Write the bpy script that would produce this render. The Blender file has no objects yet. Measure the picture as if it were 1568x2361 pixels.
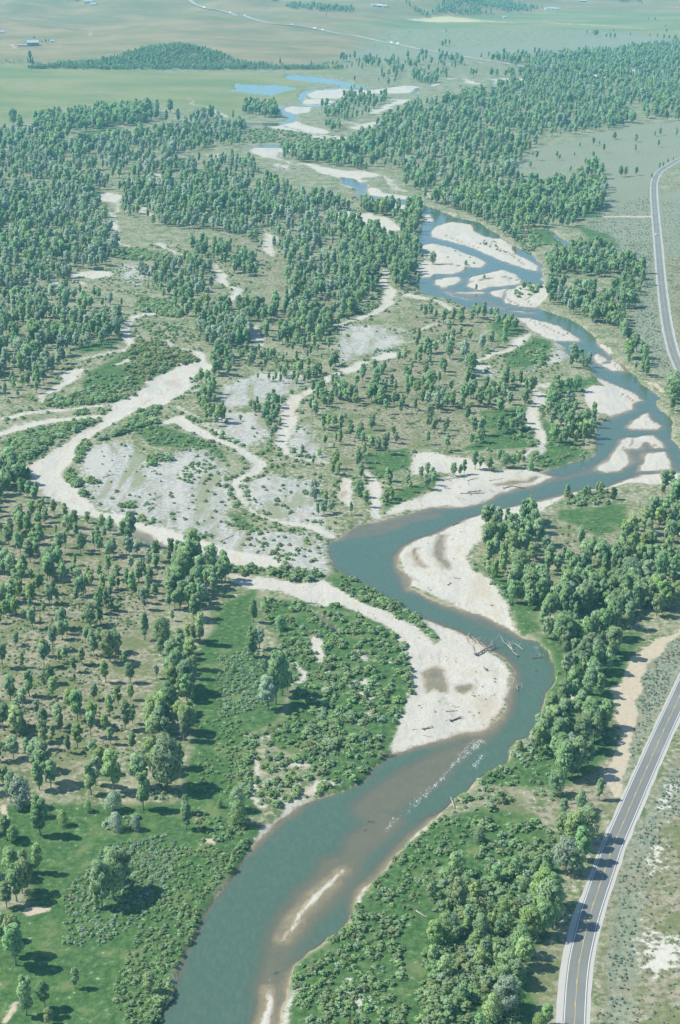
import bpy, math, random
import numpy as np
from mathutils import Vector, Matrix

# ------------------------------------------------------------------ camera, sky, sun, exposure
F = 3600.0                      # focal length in units of a 1568 x 2361 picture
HZ = -230.0                     # row of the level horizon in the same units
PITCH = math.atan((1180.5 - HZ) / F)
CAMH = 363.0
SUN_EL = math.radians(49.0)
SUN_AZ = math.radians(173.0)    # direction towards the sun, measured from +X towards +Y

sc = bpy.context.scene
cam_d = bpy.data.cameras.new("camera")
cam_d.sensor_fit = 'VERTICAL'
cam_d.sensor_height = 36.0
cam_d.lens = F / 2361.0 * 36.0
cam_d.clip_start = 1.0
cam_d.clip_end = 80000.0
cam = bpy.data.objects.new("camera", cam_d)
cam.location = (0, 0, CAMH)
cam.rotation_euler = (math.pi / 2 - PITCH, 0, 0)
sc.collection.objects.link(cam)
sc.camera = cam

world = bpy.data.worlds.new("World")
sc.world = world
world.use_nodes = True
wn = world.node_tree
bg = wn.nodes["Background"]
sky = wn.nodes.new("ShaderNodeTexSky")
sky.sky_type = 'NISHITA'
sky.sun_disc = False
sky.sun_elevation = SUN_EL
sky.sun_rotation = math.pi / 2 - SUN_AZ
sky.altitude = 1900.0
sky.air_density = 1.0
sky.dust_density = 1.2
sky.ozone_density = 1.4
wn.links.new(sky.outputs[0], bg.inputs[0])
bg.inputs[1].default_value = 0.14

sun_d = bpy.data.lights.new("sun", 'SUN')
sun_d.energy = 4.2
sun_d.angle = math.radians(0.53)
sun_d.color = (1.0, 0.97, 0.855)
sun = bpy.data.objects.new("sun", sun_d)
to_sun = Vector((math.cos(SUN_AZ) * math.cos(SUN_EL), math.sin(SUN_AZ) * math.cos(SUN_EL), math.sin(SUN_EL)))
sun.rotation_euler = to_sun.to_track_quat('Z', 'Y').to_euler()
sun.location = (-300, 900, 700)
sc.collection.objects.link(sun)

sc.view_settings.view_transform = 'Standard'
sc.view_settings.look = 'None'
sc.view_settings.exposure = 0.85
sc.view_settings.gamma = 1.0
sc.view_settings.use_curve_mapping = False
sc.render.engine = 'CYCLES'
cy = sc.cycles
cy.max_bounces = 5
cy.diffuse_bounces = 3
cy.glossy_bounces = 2
cy.transmission_bounces = 2
cy.transparent_max_bounces = 8
cy.volume_bounces = 0
cy.use_denoising = True
cy.use_adaptive_sampling = False
HAZE_DENSITY = 0.000070
HAZE_COLOR = (0.28, 0.80, 0.94)

# ------------------------------------------------------------------ helpers
rng = np.random.default_rng(7)
random.seed(7)
COL = sc.collection


def link(o, parent=None):
    COL.objects.link(o)
    if parent is not None:
        o.parent = parent
    return o


def tag(o, label=None, cat=None, group=None, kind=None):
    if label: o["label"] = label
    if cat: o["category"] = cat
    if group: o["group"] = group
    if kind: o["kind"] = kind
    return o


def hash2(ix, iy, seed):
    n = (ix.astype(np.int64) * 374761393 + iy.astype(np.int64) * 668265263 + seed * 69069) & 0x7fffffff
    n = ((n ^ (n >> 13)) * 1274126177) & 0x7fffffff
    n = n ^ (n >> 16)
    return (n & 0xffff) / 65535.0


def vnoise(x, y, scale, seed=0):
    x = np.asarray(x, float) / scale
    y = np.asarray(y, float) / scale
    ix = np.floor(x); iy = np.floor(y)
    fx = x - ix; fy = y - iy
    fx = fx * fx * (3 - 2 * fx); fy = fy * fy * (3 - 2 * fy)
    a = hash2(ix, iy, seed); b = hash2(ix + 1, iy, seed)
    c = hash2(ix, iy + 1, seed); d = hash2(ix + 1, iy + 1, seed)
    return (a * (1 - fx) + b * fx) * (1 - fy) + (c * (1 - fx) + d * fx) * fy


def fbm(x, y, scale, seed=0, octaves=3):
    v = 0; a = 0.5; t = 0
    for o in range(octaves):
        v = v + a * vnoise(x, y, scale / 2 ** o, seed + o * 17)
        t += a; a *= 0.5
    return v / t


def sstep(a, b, x):
    t = np.clip((x - a) / (b - a), 0, 1)
    return t * t * (3 - 2 * t)


def gauss(x, y, cx, cy_, sx, sy):
    return np.exp(-((x - cx) / sx) ** 2 - ((y - cy_) / sy) ** 2)


def terrain(x, y):
    """land surface before the river is cut into it"""
    x = np.asarray(x, float); y = np.asarray(y, float)
    h = (fbm(x, y, 40, 3) - 0.5) * 0.9
    left = sstep(60, -260, x + (y - 3700) * -0.15)
    h = h + left * (12 * sstep(3720, 3900, y) + 0.016 * np.clip(y - 3850, 0, 6000) * sstep(3800, 4300, y))
    h = h + left * sstep(3900, 4700, y) * (fbm(x, y, 750, 11) - 0.5) * 120
    h = h + left * sstep(3900, 4700, y) * (fbm(x + y * 0.4, y, 260, 14) - 0.5) * 34
    h = h + 29 * gauss(x, y, -402, 3840, 112, 95) + 9 * gauss(x, y, -215, 3810, 130, 70) + 6 * gauss(x, y, -600, 3780, 120, 60)
    h = h + 62 * gauss(x, y, 330, 5650, 190, 200) + 75 * gauss(x, y, 560, 6300, 260, 260) + 40 * gauss(x, y, 120, 6000, 150, 200)
    h = h + 150 * gauss(x, y, 1330, 6900, 320, 420) + 90 * gauss(x, y, 950, 8200, 400, 500)
    far = sstep(8000, 16000, y)
    h = h + far * (40 + 220 * fbm(x, y, 3200, 23, 4))
    return h


ORG = [None, (0, 0), (784, 0), (0, 439), (784, 439), (0, 909.4), (784, 909.4), (0, 1379.8), (784, 1379.8), (0, 1859), (784, 1859), (501.8, 156.8)]


def ground_pt(xd, yd):
    """where a line of sight meets the land"""
    cx = (xd - 784.0) / F; cyy = (yd - 1180.5) / F
    dz = -math.sin(PITCH) - cyy * math.cos(PITCH)
    dy = math.cos(PITCH) - cyy * math.sin(PITCH)
    z = 0.0
    for _ in range(1 if yd > 175 else 14):
        t = (CAMH - z) / -dz
        x = cx * t; y = dy * t
        if yd > 175: break
        z = 0.5 * z + 0.5 * float(terrain(x, y))
    return x, y


def G(tile, pts):
    """sight-line list (half picture units inside a map sheet) -> ground coordinates"""
    if tile == 0: return np.array(pts, float)      # already on the ground
    ox, oy = ORG[tile]
    return np.array([ground_pt(ox + p[0] / 2.0, oy + p[1] / 2.0) for p in pts])


def scale_at(x, y, z=0.0):
    """picture units per metre at a ground point"""
    depth = y * math.cos(PITCH) + (CAMH - z) * math.sin(PITCH)
    return F / depth


def sd_poly(px, py, poly):
    n = len(poly)
    d = np.full(px.shape, 1e18)
    inside = np.zeros(px.shape, bool)
    for i in range(n):
        ax, ay = poly[i]; bx, by = poly[(i + 1) % n]
        ex, ey = bx - ax, by - ay
        wx, wy = px - ax, py - ay
        t = np.clip((wx * ex + wy * ey) / (ex * ex + ey * ey + 1e-12), 0, 1)
        d = np.minimum(d, (wx - ex * t) ** 2 + (wy - ey * t) ** 2)
        c = ((ay > py) != (by > py))
        with np.errstate(divide='ignore', invalid='ignore'):
            xi = ax + (py - ay) * ex / (ey if abs(ey) > 1e-12 else 1e-12)
        inside ^= c & (px < xi)
    d = np.sqrt(d)
    return np.where(inside, -d, d)


def sd_line(px, py, pts, hw):
    d = np.full(px.shape, 1e9)
    for i in range(len(pts) - 1):
        ax, ay = pts[i]; bx, by = pts[i + 1]
        ex, ey = bx - ax, by - ay
        wx, wy = px - ax, py - ay
        t = np.clip((wx * ex + wy * ey) / (ex * ex + ey * ey + 1e-12), 0, 1)
        dd = np.sqrt((wx - ex * t) ** 2 + (wy - ey * t) ** 2) - (hw[i] * (1 - t) + hw[i + 1] * t)
        d = np.minimum(d, dd)
    return d


BIG = 400.0


def sd_field(px, py, shapes, margin=60.0):
    """signed distance to a union of shapes; a shape is ('p', pts) or ('l', pts, halfwidths)"""
    out = np.full(px.shape, BIG)
    for s in shapes:
        pts = s[1]
        m = margin + (max(s[2]) if s[0] == 'l' else 0)
        sel = (px > pts[:, 0].min() - m) & (px < pts[:, 0].max() + m) & (py > pts[:, 1].min() - m) & (py < pts[:, 1].max() + m)
        if not sel.any(): continue
        if s[0] == 'p':
            d = sd_poly(px[sel], py[sel], pts)
        else:
            d = sd_line(px[sel], py[sel], pts, s[2])
        out[sel] = np.minimum(out[sel], d)
    return out


def P(tile, *pts):
    return ('p', G(tile, pts))


def L(tile, *pts):
    """polyline with a half width per point, the width given in sheet units"""
    g = G(tile, pts)
    # a channel keeps its apparent width across; lines running away are narrowed by the foreshortening
    hw = []
    for i, (p, q) in enumerate(zip(g, pts)):
        s = scale_at(p[0], p[1])
        a = g[max(i - 1, 0)]; b = g[min(i + 1, len(g) - 1)]
        dx, dy = b - a
        n = math.hypot(dx, dy) + 1e-9
        nx, ny = -dy / n, dx / n          # ground normal
        vs = CAMH * s * s / F             # vertical units per metre
        app = math.hypot(nx * s, ny * vs)
        hw.append(q[2] / 2.0 / app)
    return ('l', g, hw)


def P11(*pts):
    return P(11, *[(x * 1.26, y * 1.26) for x, y in pts])


def L11(*pts):
    return L(11, *[(x * 1.26, y * 1.26, w * 1.26) for x, y, w in pts])


def D(*pts):
    return ('p', np.array([ground_pt(*p) for p in pts]))

# ------------------------------------------------------------------ the lie of the land: water, gravel, cover
RIVER = D(
    # west bank, downstream to upstream
    (340, 2420), (360, 2361), (372, 2329), (400, 2274), (425, 2209), (442, 2159), (470, 2104), (520, 2034), (555, 1979), (575, 1944), (600, 1924),
    (635, 1894), (665, 1872), (695, 1850), (784, 1823), (834, 1800), (859, 1775), (884, 1745), (901, 1735), (949, 1720), (1009, 1707),
    (1064, 1690), (1124, 1682), (1154, 1655), (1169, 1625), (1171, 1590), (1184, 1570), (1188, 1550), (1174, 1525), (1154, 1507),
    (1139, 1500), (1109, 1480), (1074, 1462), (1029, 1447), (984, 1427), (959, 1417), (924, 1390), (904, 1382), (859, 1354), (784, 1317),
    (765, 1284), (757, 1264), (760, 1249), (784, 1239), (814, 1214), (834, 1204), (874, 1197), (901, 1187), (954, 1177), (999, 1167),
    (1064, 1167), (1104, 1159), (1134, 1149), (1144, 1139), (1199, 1124), (1229, 1117), (1269, 1099), (1276, 1095), (1234, 1089),
    (1264, 1082), (1304, 1069), (1349, 1057), (1376, 1049), (1381, 1029), (1379, 999), (1384, 979), (1404, 967), (1419, 954), (1440, 930),
    (1420, 890), (1379, 869), (1366, 856), (1361, 834), (1340, 826), (1314, 820), (1309, 799), (1264, 779), (1234, 766), (1219, 759),
    (1211, 749), (1194, 739), (1154, 726), (1109, 719), (1064, 699), (1024, 684), (984, 679), (959, 664), (946, 649), (964, 634),
    (989, 592), (962, 570), (959, 559), (964, 534), (979, 514), (976, 489), (974, 476), (929, 471), (880, 462), (840, 458), (826, 448), (826, 436), (800, 425), (784, 420),
    (784, 407), (820, 412), (848, 426), (846, 440), (852, 448), (884, 453), (934, 460), (969, 467), (1000, 478),
    # east bank, upstream to downstream
    (1029, 491), (1054, 501), (1104, 512), (1150, 540), (1200, 570), (1224, 584), (1234, 589), (1249, 609), (1256, 629), (1249, 644), (1270, 660),
    (1264, 670), (1243, 695), (1249, 711), (1284, 724), (1314, 736), (1349, 754), (1374, 774), (1384, 789), (1409, 824), (1439, 839), (1464, 864),
    (1481, 884), (1511, 906), (1522, 916), (1511, 922), (1534, 949), (1551, 974), (1546, 1009), (1568, 1034), (1640, 1060), (1640, 1082), (1568, 1087), (1484, 1094),
    (1439, 1109), (1409, 1122), (1324, 1132), (1249, 1152), (1184, 1167), (1124, 1182), (1084, 1194), (1044, 1209), (1019, 1223), (969, 1237),
    (934, 1259), (918, 1279), (921, 1304), (946, 1334), (944, 1352), (1004, 1382), (1034, 1392), (1084, 1407), (1134, 1427), (1174, 1450),
    (1194, 1460), (1209, 1470), (1239, 1475), (1266, 1500), (1279, 1530), (1284, 1560), (1264, 1590), (1256, 1615), (1246, 1650), (1241, 1675),
    (1219, 1700), (1189, 1707), (1174, 1725), (1169, 1757), (1134, 1772), (1104, 1790), (1069, 1820), (1039, 1845), (1019, 1866), (999, 1886),
    (964, 1914), (924, 1954), (889, 1994), (864, 2024), (839, 2044), (824, 2069), (821, 2094), (799, 2134), (784, 2152), (760, 2159),
    (720, 2184), (685, 2219), (665, 2269), (652, 2319), (648, 2361), (640, 2420))

WATER = [
    RIVER,
    # ponds below the wooded bluff
    P(1, (1020, 418), (1080, 410), (1085, 385), (1160, 388), (1200, 395), (1260, 388), (1350, 400), (1358, 412), (1300, 420), (1250, 440), (1180, 432), (1100, 422)),
    P(1, (1310, 345), (1360, 341), (1450, 352), (1568, 370), (1660, 392), (1680, 404), (1600, 404), (1568, 392), (1440, 378), (1320, 364)),
    L(1, (1660, 400, 6), (1568, 402, 8), (1480, 412, 10), (1410, 425, 15), (1390, 445, 12), (1390, 470, 8)),
    L(1, (1640, 465, 8), (1568, 470, 9), (1470, 480, 7), (1380, 482, 6), (1290, 492, 11), (1310, 515, 14), (1360, 535, 16), (1340, 560, 9), (1240, 570, 8), (1150, 568, 8)),
    L(1, (1300, 577, 4), (1400, 605, 5), (1568, 626, 5)),
    L(1, (1110, 685, 8), (1160, 678, 8), (1240, 675, 6), (1330, 680, 5)),
    L(1, (1285, 700, 7), (1290, 722, 7)),
    L(1, (1250, 755, 4), (1320, 777, 6), (1400, 770, 3)),
    L(2, (0, 832, 13), (60, 843, 13), (100, 860, 12), (90, 890, 12), (120, 908, 11), (250, 930, 10)),
    L(2, (690, 395, 8), (720, 385, 12), (750, 375, 8)), L(2, (362, 405, 8), (348, 432, 8)), L(2, (1430, 335, 10), (1480, 328, 12)),
    L(2, (385, 870, 4), (395, 895, 5), (420, 910, 4)),
    L11((550, 70, 6), (450, 74, 5), (330, 82, 10), (310, 95, 10), (300, 112, 8)),
    L11((470, 125, 5), (430, 133, 8), (380, 138, 6), (230, 140, 10), (245, 165, 12), (275, 180, 13), (250, 198, 8), (190, 205, 7), (125, 200, 6)),
    L11((300, 236, 5), (350, 244, 5), (540, 264, 4)), L11((85, 295, 7), (140, 287, 7), (250, 283, 5), (330, 283, 4)), L11((225, 366, 5), (255, 374, 5)),
    L11((440, 405, 4), (500, 425, 8), (520, 450, 9), (515, 470, 7), (560, 490, 7), (660, 490, 9), (740, 500, 14), (790, 520, 16), (850, 540, 16)), L11((600, 395, 6), (615, 410, 6)),
    # side water east of the braided reach
    L(4, (965, 175, 5), (985, 200, 10), (1040, 235, 14), (1080, 265, 10), (1110, 280, 4)), L(4, (850, 180, 8), (862, 205, 6)),
    L(4, (880, 285, 8), (890, 310, 12), (920, 340, 14)), L(4, (1355, 425, 4), (1340, 450, 7), (1300, 480, 7), (1285, 510, 5)),
    L(4, (640, 540, 10), (650, 560, 8)),
    # backwaters
    L(5, (560, 600, 10), (640, 645, 25), (700, 680, 25), (780, 715, 14), (830, 740, 8)), L(5, (470, 590, 14), (520, 610, 20), (560, 620, 8)),
    L(5, (110, 440, 14), (150, 470, 4)),
    L(5, (1095, 845, 5), (1160, 848, 5)), L(5, (1300, 850, 4), (1390, 868, 5)),
    L(7, (1440, 45, 6), (1490, 90, 14), (1530, 130, 18), (1555, 165, 8)),
    L(8, (-150, 30, 5), (-80, 90, 13), (-40, 130, 17), (-15, 165, 8)),
    P(8, (385, 330), (440, 312), (480, 320), (497, 380), (490, 425), (468, 420), (445, 408), (415, 430), (400, 400), (410, 360)),
    P(8, (540, 395), (600, 384), (625, 395), (580, 430), (550, 420)),
    L(6, (475, 640, 10), (465, 690, 20), (465, 740, 16), (490, 785, 12), (505, 798, 6)),
    L(6, (355, 700, 3), (350, 740, 6), (375, 780, 10), (400, 790, 4)),
    L(6, (730, 415, 6), (800, 405, 12), (870, 395, 10), (910, 370, 8)),
]
BARS = [
    P(4, (430, 195), (450, 165), (520, 140), (600, 150), (625, 185), (680, 210), (750, 220), (800, 250), (805, 290), (860, 310), (890, 330), (918, 355), (915, 370), (850, 356), (780, 332), (690, 297), (620, 267), (540, 242), (470, 221), (430, 208)),
    P(4, (360, 262), (390, 248), (430, 240), (520, 265), (620, 300), (677, 325), (650, 356), (585, 350), (565, 370), (520, 386), (450, 382), (415, 400), (380, 400), (350, 360), (400, 320)),
    P(4, (440, 432), (450, 410), (500, 400), (555, 394), (560, 413), (520, 436), (470, 447)),
    P(4, (580, 440), (600, 395), (680, 380), (760, 360), (812, 380), (842, 405), (840, 428), (780, 435), (700, 442), (640, 457)),
    P(4, (690, 465), (760, 448), (800, 450), (860, 425), (940, 430), (985, 455), (955, 500), (905, 540), (830, 532), (770, 517), (740, 490), (700, 482)),
    P(4, (795, 574), (870, 583), (1000, 620), (1060, 650), (1115, 683), (1112, 695), (1000, 692), (930, 670), (885, 640), (860, 608), (810, 584)),
    P(4, (1200, 698), (1240, 723), (1264, 757), (1245, 757), (1205, 722)),
    P(4, (1168, 762), (1190, 749), (1240, 790), (1258, 780), (1290, 800), (1316, 832), (1260, 831), (1200, 802), (1175, 785)),
    P(4, (1190, 858), (1330, 915), (1392, 965), (1350, 968), (1345, 1000), (1250, 1035), (1165, 1010), (1120, 950), (1125, 930), (1160, 905), (1222, 902), (1195, 872)),
    P(6, (1420, 75), (1440, 110), (1480, 142), (1450, 156), (1340, 156), (1328, 146), (1370, 110), (1395, 85)),
    P(6, (1280, 250), (1300, 210), (1330, 190), (1440, 177), (1478, 207), (1498, 243), (1440, 242), (1425, 217), (1402, 212), (1382, 243), (1320, 247), (1343, 290), (1337, 322), (1300, 352), (1230, 360), (1192, 347), (1190, 335), (1260, 290)),
    P(6, (1420, 265), (1500, 257), (1520, 300), (1537, 340), (1388, 352), (1410, 300)),
    P(4, (385, 112), (405, 105), (432, 125), (425, 143), (400, 146)),
    L(4, (490, 465, 4), (520, 480, 5), (590, 500, 4)), L(4, (690, 535, 5), (750, 541, 4)), L(4, (810, 552, 4), (900, 560, 4)), L(4, (560, 470, 4), (650, 468, 5)),
    P(1, (1420, 440), (1460, 415), (1568, 408), (1600, 420), (1600, 450), (1500, 455), (1430, 455)),
    P(1, (1305, 503), (1340, 488), (1440, 492), (1420, 510), (1350, 522), (1312, 512)),
    L(9, (1312, 605, 4), (1345, 560, 8), (1395, 485, 12), (1450, 412, 16), (1520, 342, 13), (1575, 300, 6)),
    L(9, (1205, 1030, 22), (1225, 960, 22), (1240, 880, 14), (1242, 850, 4)),
]
SLITS = [   # side threads of water that cut the bars
    L(4, (395, 285, 7), (420, 315, 7), (445, 335, 4)), L(4, (585, 352, 3), (555, 345, 5), (520, 335, 4), (480, 335, 2)), L(4, (765, 455, 3), (748, 488, 6), (800, 512, 5), (850, 535, 3)), L(4, (590, 420, 2), (690, 402, 4), (770, 395, 5), (845, 418, 4)), L(4, (905, 470, 3), (860, 500, 4), (890, 530, 3)),
    L(4, (640, 262, 2), (560, 230, 3), (500, 205, 3), (470, 195, 1)), L(4, (700, 222, 1), (740, 262, 4), (800, 300, 4), (850, 340, 2)), L(4, (880, 595, 2), (960, 630, 3), (1040, 670, 3)), L(4, (1228, 903, 2), (1280, 925, 4), (1350, 965, 5)), L(4, (1200, 800, 2), (1235, 790, 4), (1262, 800, 3), (1290, 828, 2)),
    L(6, (1400, 212, 4), (1440, 225, 5), (1470, 240, 3)), L(6, (1360, 190, 2), (1340, 230, 3), (1300, 250, 2)),
]
GRAVEL = [
    P11((325, 97), (360, 80), (440, 78), (560, 82), (700, 62), (745, 70), (700, 92), (600, 94), (480, 97), (430, 112), (350, 110)), P11((300, 122), (330, 112), (430, 122), (420, 139), (330, 136)), P11((240, 152), (270, 139), (345, 141), (330, 162), (262, 167)),
    P11((190, 207), (270, 197), (310, 210), (390, 225), (400, 241), (300, 233), (210, 222)), P11((340, 242), (420, 247), (530, 260), (542, 277), (480, 282), (400, 264)), P11((118, 302), (150, 291), (250, 291), (330, 287), (330, 298), (270, 303), (228, 312), (226, 332), (180, 327), (140, 317)),
    P11((198, 345), (262, 362), (255, 373), (200, 357)), P11((298, 348), (360, 355), (420, 368), (500, 375), (592, 385), (602, 397), (530, 402), (522, 420), (440, 402), (370, 382)), P11((450, 410), (490, 420), (497, 442), (460, 432)),
    P11((508, 462), (530, 442), (590, 440), (612, 460), (700, 470), (722, 486), (620, 492), (560, 476)), P11((560, 492), (640, 500), (702, 500), (690, 517), (600, 508)), P11((400, 532), (480, 520), (560, 540), (650, 560), (700, 592), (560, 592), (420, 562)),
    P11((570, 152), (600, 141), (690, 110), (712, 130), (650, 136), (600, 162), (570, 167)), P11((480, 217), (540, 202), (600, 190), (602, 206), (520, 227)), L11((750, 440, 4), (775, 462, 5), (800, 470, 4)), L11((620, 400, 4), (640, 430, 5), (690, 450, 4)),
    # east point bar
    D((1194, 1463), (1134, 1430), (1034, 1394), (944, 1354), (921, 1304), (918, 1279), (934, 1257), (1019, 1221), (1084, 1192), (1184, 1165), (1324, 1130),
      (1409, 1120), (1439, 1107), (1484, 1092), (1568, 1085), (1640, 1078), (1640, 1110), (1568, 1114), (1454, 1116), (1409, 1126), (1329, 1138), (1294, 1145),
      (1274, 1159), (1234, 1177), (1209, 1184), (1164, 1194), (1134, 1204), (1111, 1212), (1109, 1239), (1094, 1259), (1074, 1289), (1084, 1314), (1124, 1337),
      (1154, 1369), (1171, 1394), (1184, 1430), (1196, 1458)),
    # west point bar and the dry channel behind it
    D((901, 1735), (906, 1700), (919, 1675), (939, 1640), (954, 1605), (959, 1570), (956, 1545), (936, 1502), (934, 1485), (904, 1455), (859, 1430), (814, 1410),
      (784, 1398), (740, 1402), (700, 1392), (640, 1369), (575, 1354), (530, 1339), (517, 1319), (550, 1324), (600, 1334), (660, 1337), (700, 1344), (750, 1339),
      (784, 1362), (824, 1385), (869, 1400), (919, 1425), (959, 1450), (989, 1472), (1004, 1482), (1012, 1474), (990, 1448), (964, 1425), (984, 1427), (1029, 1447),
      (1074, 1462), (1109, 1480), (1139, 1500), (1154, 1507), (1174, 1525), (1188, 1550), (1184, 1570), (1171, 1590), (1169, 1625), (1154, 1655), (1124, 1682),
      (1064, 1690), (1009, 1707), (949, 1720)),
    # north bank bar
    P(6, (235, 557), (280, 520), (340, 490), (440, 455), (460, 400), (540, 370), (640, 340), (700, 355), (800, 350), (880, 345), (985, 370), (970, 384), (890, 418), (720, 462), (700, 480), (640, 500), (560, 515), (430, 515), (340, 535)),
    P(6, (320, 330), (350, 270), (440, 265), (500, 290), (560, 290), (640, 300), (700, 340), (560, 372), (440, 360), (340, 375)),
    # the wide wash on the west side
    D((492, 849), (470, 811), (445, 806), (452, 820), (465, 834), (425, 839), (400, 834), (395, 854), (360, 871), (340, 876), (335, 889), (310, 906), (270, 927), (245, 949),
      (230, 969), (190, 1002), (150, 1024), (100, 1049), (65, 1069), (50, 1079), (60, 1094), (67, 1119), (100, 1144), (120, 1154), (160, 1174), (192, 1189), (230, 1194), (270, 1197),
      (310, 1224), (350, 1239), (400, 1262), (430, 1274), (480, 1294), (500, 1304), (545, 1312), (590, 1310), (650, 1306), (640, 1289), (590, 1277), (525, 1262), (470, 1242), (425, 1227), (350, 1204),
      (280, 1182), (230, 1177), (200, 1157), (192, 1144), (170, 1124), (147, 1109), (142, 1094), (165, 1074), (175, 1049), (192, 1024), (210, 1022), (240, 989), (280, 964),
      (320, 944), (360, 939), (395, 924), (420, 905), (440, 879), (470, 866)),
    L(5, (760, 130, 20), (830, 110, 30), (900, 160, 35), (980, 195, 25), (1080, 245, 18), (1150, 290, 26), (1195, 330, 28), (1160, 370, 25), (1090, 400, 20), (1065, 440, 18), (1100, 500, 12), (1180, 560, 12), (1300, 595, 12), (1420, 615, 14), (1500, 640, 20), (1550, 655, 16)),
    L(5, (820, 50, 12), (870, 80, 10), (950, 130, 10), (1040, 190, 9), (1090, 240, 8)),
    L(5, (1370, 10, 35), (1345, 60, 32), (1340, 120, 42), (1310, 180, 30), (1300, 230, 25), (1320, 270, 18), (1400, 295, 9), (1500, 310, 7)),
    L(3, (1420, 940, 22), (1460, 910, 18), (1500, 890, 14), (1540, 860, 18), (1640, 820, 30), (1690, 790, 20)),
    L(6, (940, 0, 24), (910, 60, 34), (895, 120, 34), (925, 180, 28), (940, 230, 20), (945, 275, 10)),
    L(4, (950, 990, 26), (930, 940, 22), (890, 910, 13), (830, 880, 7), (740, 850, 6), (680, 840, 8), (640, 800, 18)),
    L(4, (620, 795, 18), (680, 760, 14), (760, 735, 14), (810, 700, 22), (840, 680, 15), (870, 650, 8)),
    L(6, (940, 250, 8), (890, 255, 8), (855, 272, 9), (845, 290, 8)),
    L(6, (130, 360, 12), (160, 400, 20), (185, 450, 25), (185, 520, 25), (190, 565, 25)), L(6, (40, 390, 20), (50, 450, 35), (50, 510, 22)),
    L(4, (185, 365, 14), (200, 410, 22), (215, 460, 25), (205, 520, 24), (170, 560, 14), (110, 580, 14), (50, 600, 10), (-40, 625, 5)),
    L(3, (975, 340, 8), (990, 375, 18), (1000, 415, 22), (1040, 440, 12), (1085, 455, 20), (1075, 490, 28), (1050, 505, 20)),
    L(3, (1185, 620, 14), (1180, 650, 15), (1195, 690, 25), (1190, 715, 15), (1130, 760, 10), (1130, 800, 10)),
    L(3, (700, 570, 18), (640, 580, 14), (590, 600, 12), (570, 640, 14), (575, 680, 22), (600, 720, 13), (540, 740, 11), (450, 760, 9), (380, 775, 10)),
    L(3, (600, 775, 10), (520, 800, 12)), L(3, (740, 690, 8), (820, 720, 8), (890, 735, 8)),
    L(3, (390, 820, 18), (340, 840, 42), (310, 880, 28), (270, 915, 16), (210, 940, 14), (185, 980, 12)),
    L(5, (-60, 200, 18), (0, 175, 18), (80, 150, 20), (180, 130, 18), (280, 120, 14), (400, 105, 12), (470, 90, 12)),
    L(5, (-60, 130, 8), (0, 120, 9), (60, 110, 12), (150, 90, 12), (250, 75, 10), (400, 60, 8), (520, 40, 6)),
    L(5, (30, 300, 10), (60, 320, 14), (110, 340, 20)),
    L(3, (480, 5, 14), (510, 25, 20), (540, 60, 7), (520, 110, 9), (520, 150, 17), (545, 185, 9), (540, 240, 12), (620, 265, 12), (625, 285, 8)),
    L(3, (640, 85, 15), (700, 115, 10)), L(3, (440, 385, 20), (360, 385, 12), (340, 405, 14), (380, 430, 10)), L(3, (255, 385, 8), (240, 450, 15), (250, 480, 12)),
    L(3, (885, 150, 14), (880, 165, 8)), L(3, (740, 240, 14), (850, 310, 9)), L(3, (790, 345, 16), (800, 355, 10)), L(3, (1110, 20, 6), (1165, 15, 14)), L(3, (1230, 200, 18), (1245, 260, 26), (1260, 300, 10)),
    L(1, (430, 935, 8), (500, 905, 22), (540, 930, 9)), L(1, (715, 800, 10), (720, 815, 18), (740, 850, 11)), L(1, (580, 825, 8), (630, 840, 14)), L(1, (620, 955, 10), (690, 1000, 10)),
    L(1, (960, 715, 8), (1000, 710, 9), (990, 740, 10)), L(1, (1100, 900, 5), (1170, 885, 9)),
    L(4, (40, 125, 9), (120, 105, 14), (180, 165, 10), (230, 190, 12), (290, 232, 7)),
    L(4, (290, 480, 14), (380, 495, 12), (470, 520, 10), (540, 560, 8)), L(4, (370, 640, 9), (430, 615, 9), (490, 600, 7)), L(4, (200, 770, 25), (260, 755, 22)), L(4, (420, 720, 10), (470, 690, 8), (520, 660, 6)),
    L(4, (940, 900, 18), (990, 885, 14)), L(4, (960, 725, 8), (985, 735, 6)), L(4, (960, 780, 10), (1010, 795, 8)), L(4, (640, 800, 8), (700, 810, 10)),
    # upper river
    P(1, (1385, 460), (1440, 455), (1550, 465), (1530, 485), (1420, 480)),
    P(1, (1240, 570), (1350, 560), (1420, 580), (1505, 600), (1500, 618), (1400, 612), (1300, 595)), P(1, (1420, 627), (1568, 633), (1600, 650), (1480, 640)),
    P(1, (1150, 690), (1220, 682), (1325, 686), (1282, 705), (1285, 730), (1230, 715), (1160, 710)), L(1, (1245, 748, 5), (1330, 768, 5)),
    P(1, (1385, 760), (1450, 765), (1568, 782), (1670, 800), (1672, 828), (1620, 842), (1568, 822), (1510, 805), (1440, 780)),
    P(2, (85, 912), (100, 868), (170, 865), (210, 905), (330, 912), (360, 935), (300, 945), (200, 952), (110, 928)),
    L(2, (100, 783, 5), (200, 815, 6), (225, 850, 8)), L(2, (240, 865, 6), (300, 885, 6)), L(2, (390, 890, 5), (440, 910, 5)),
    L(2, (0, 642, 14), (60, 652, 12), (120, 640, 6)), L(2, (40, 565, 10), (120, 575, 8), (190, 555, 5)), L(2, (150, 505, 16), (190, 520, 8)), L(2, (230, 460, 12), (290, 465, 14), (325, 485, 8), (200, 492, 5)),
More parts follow.
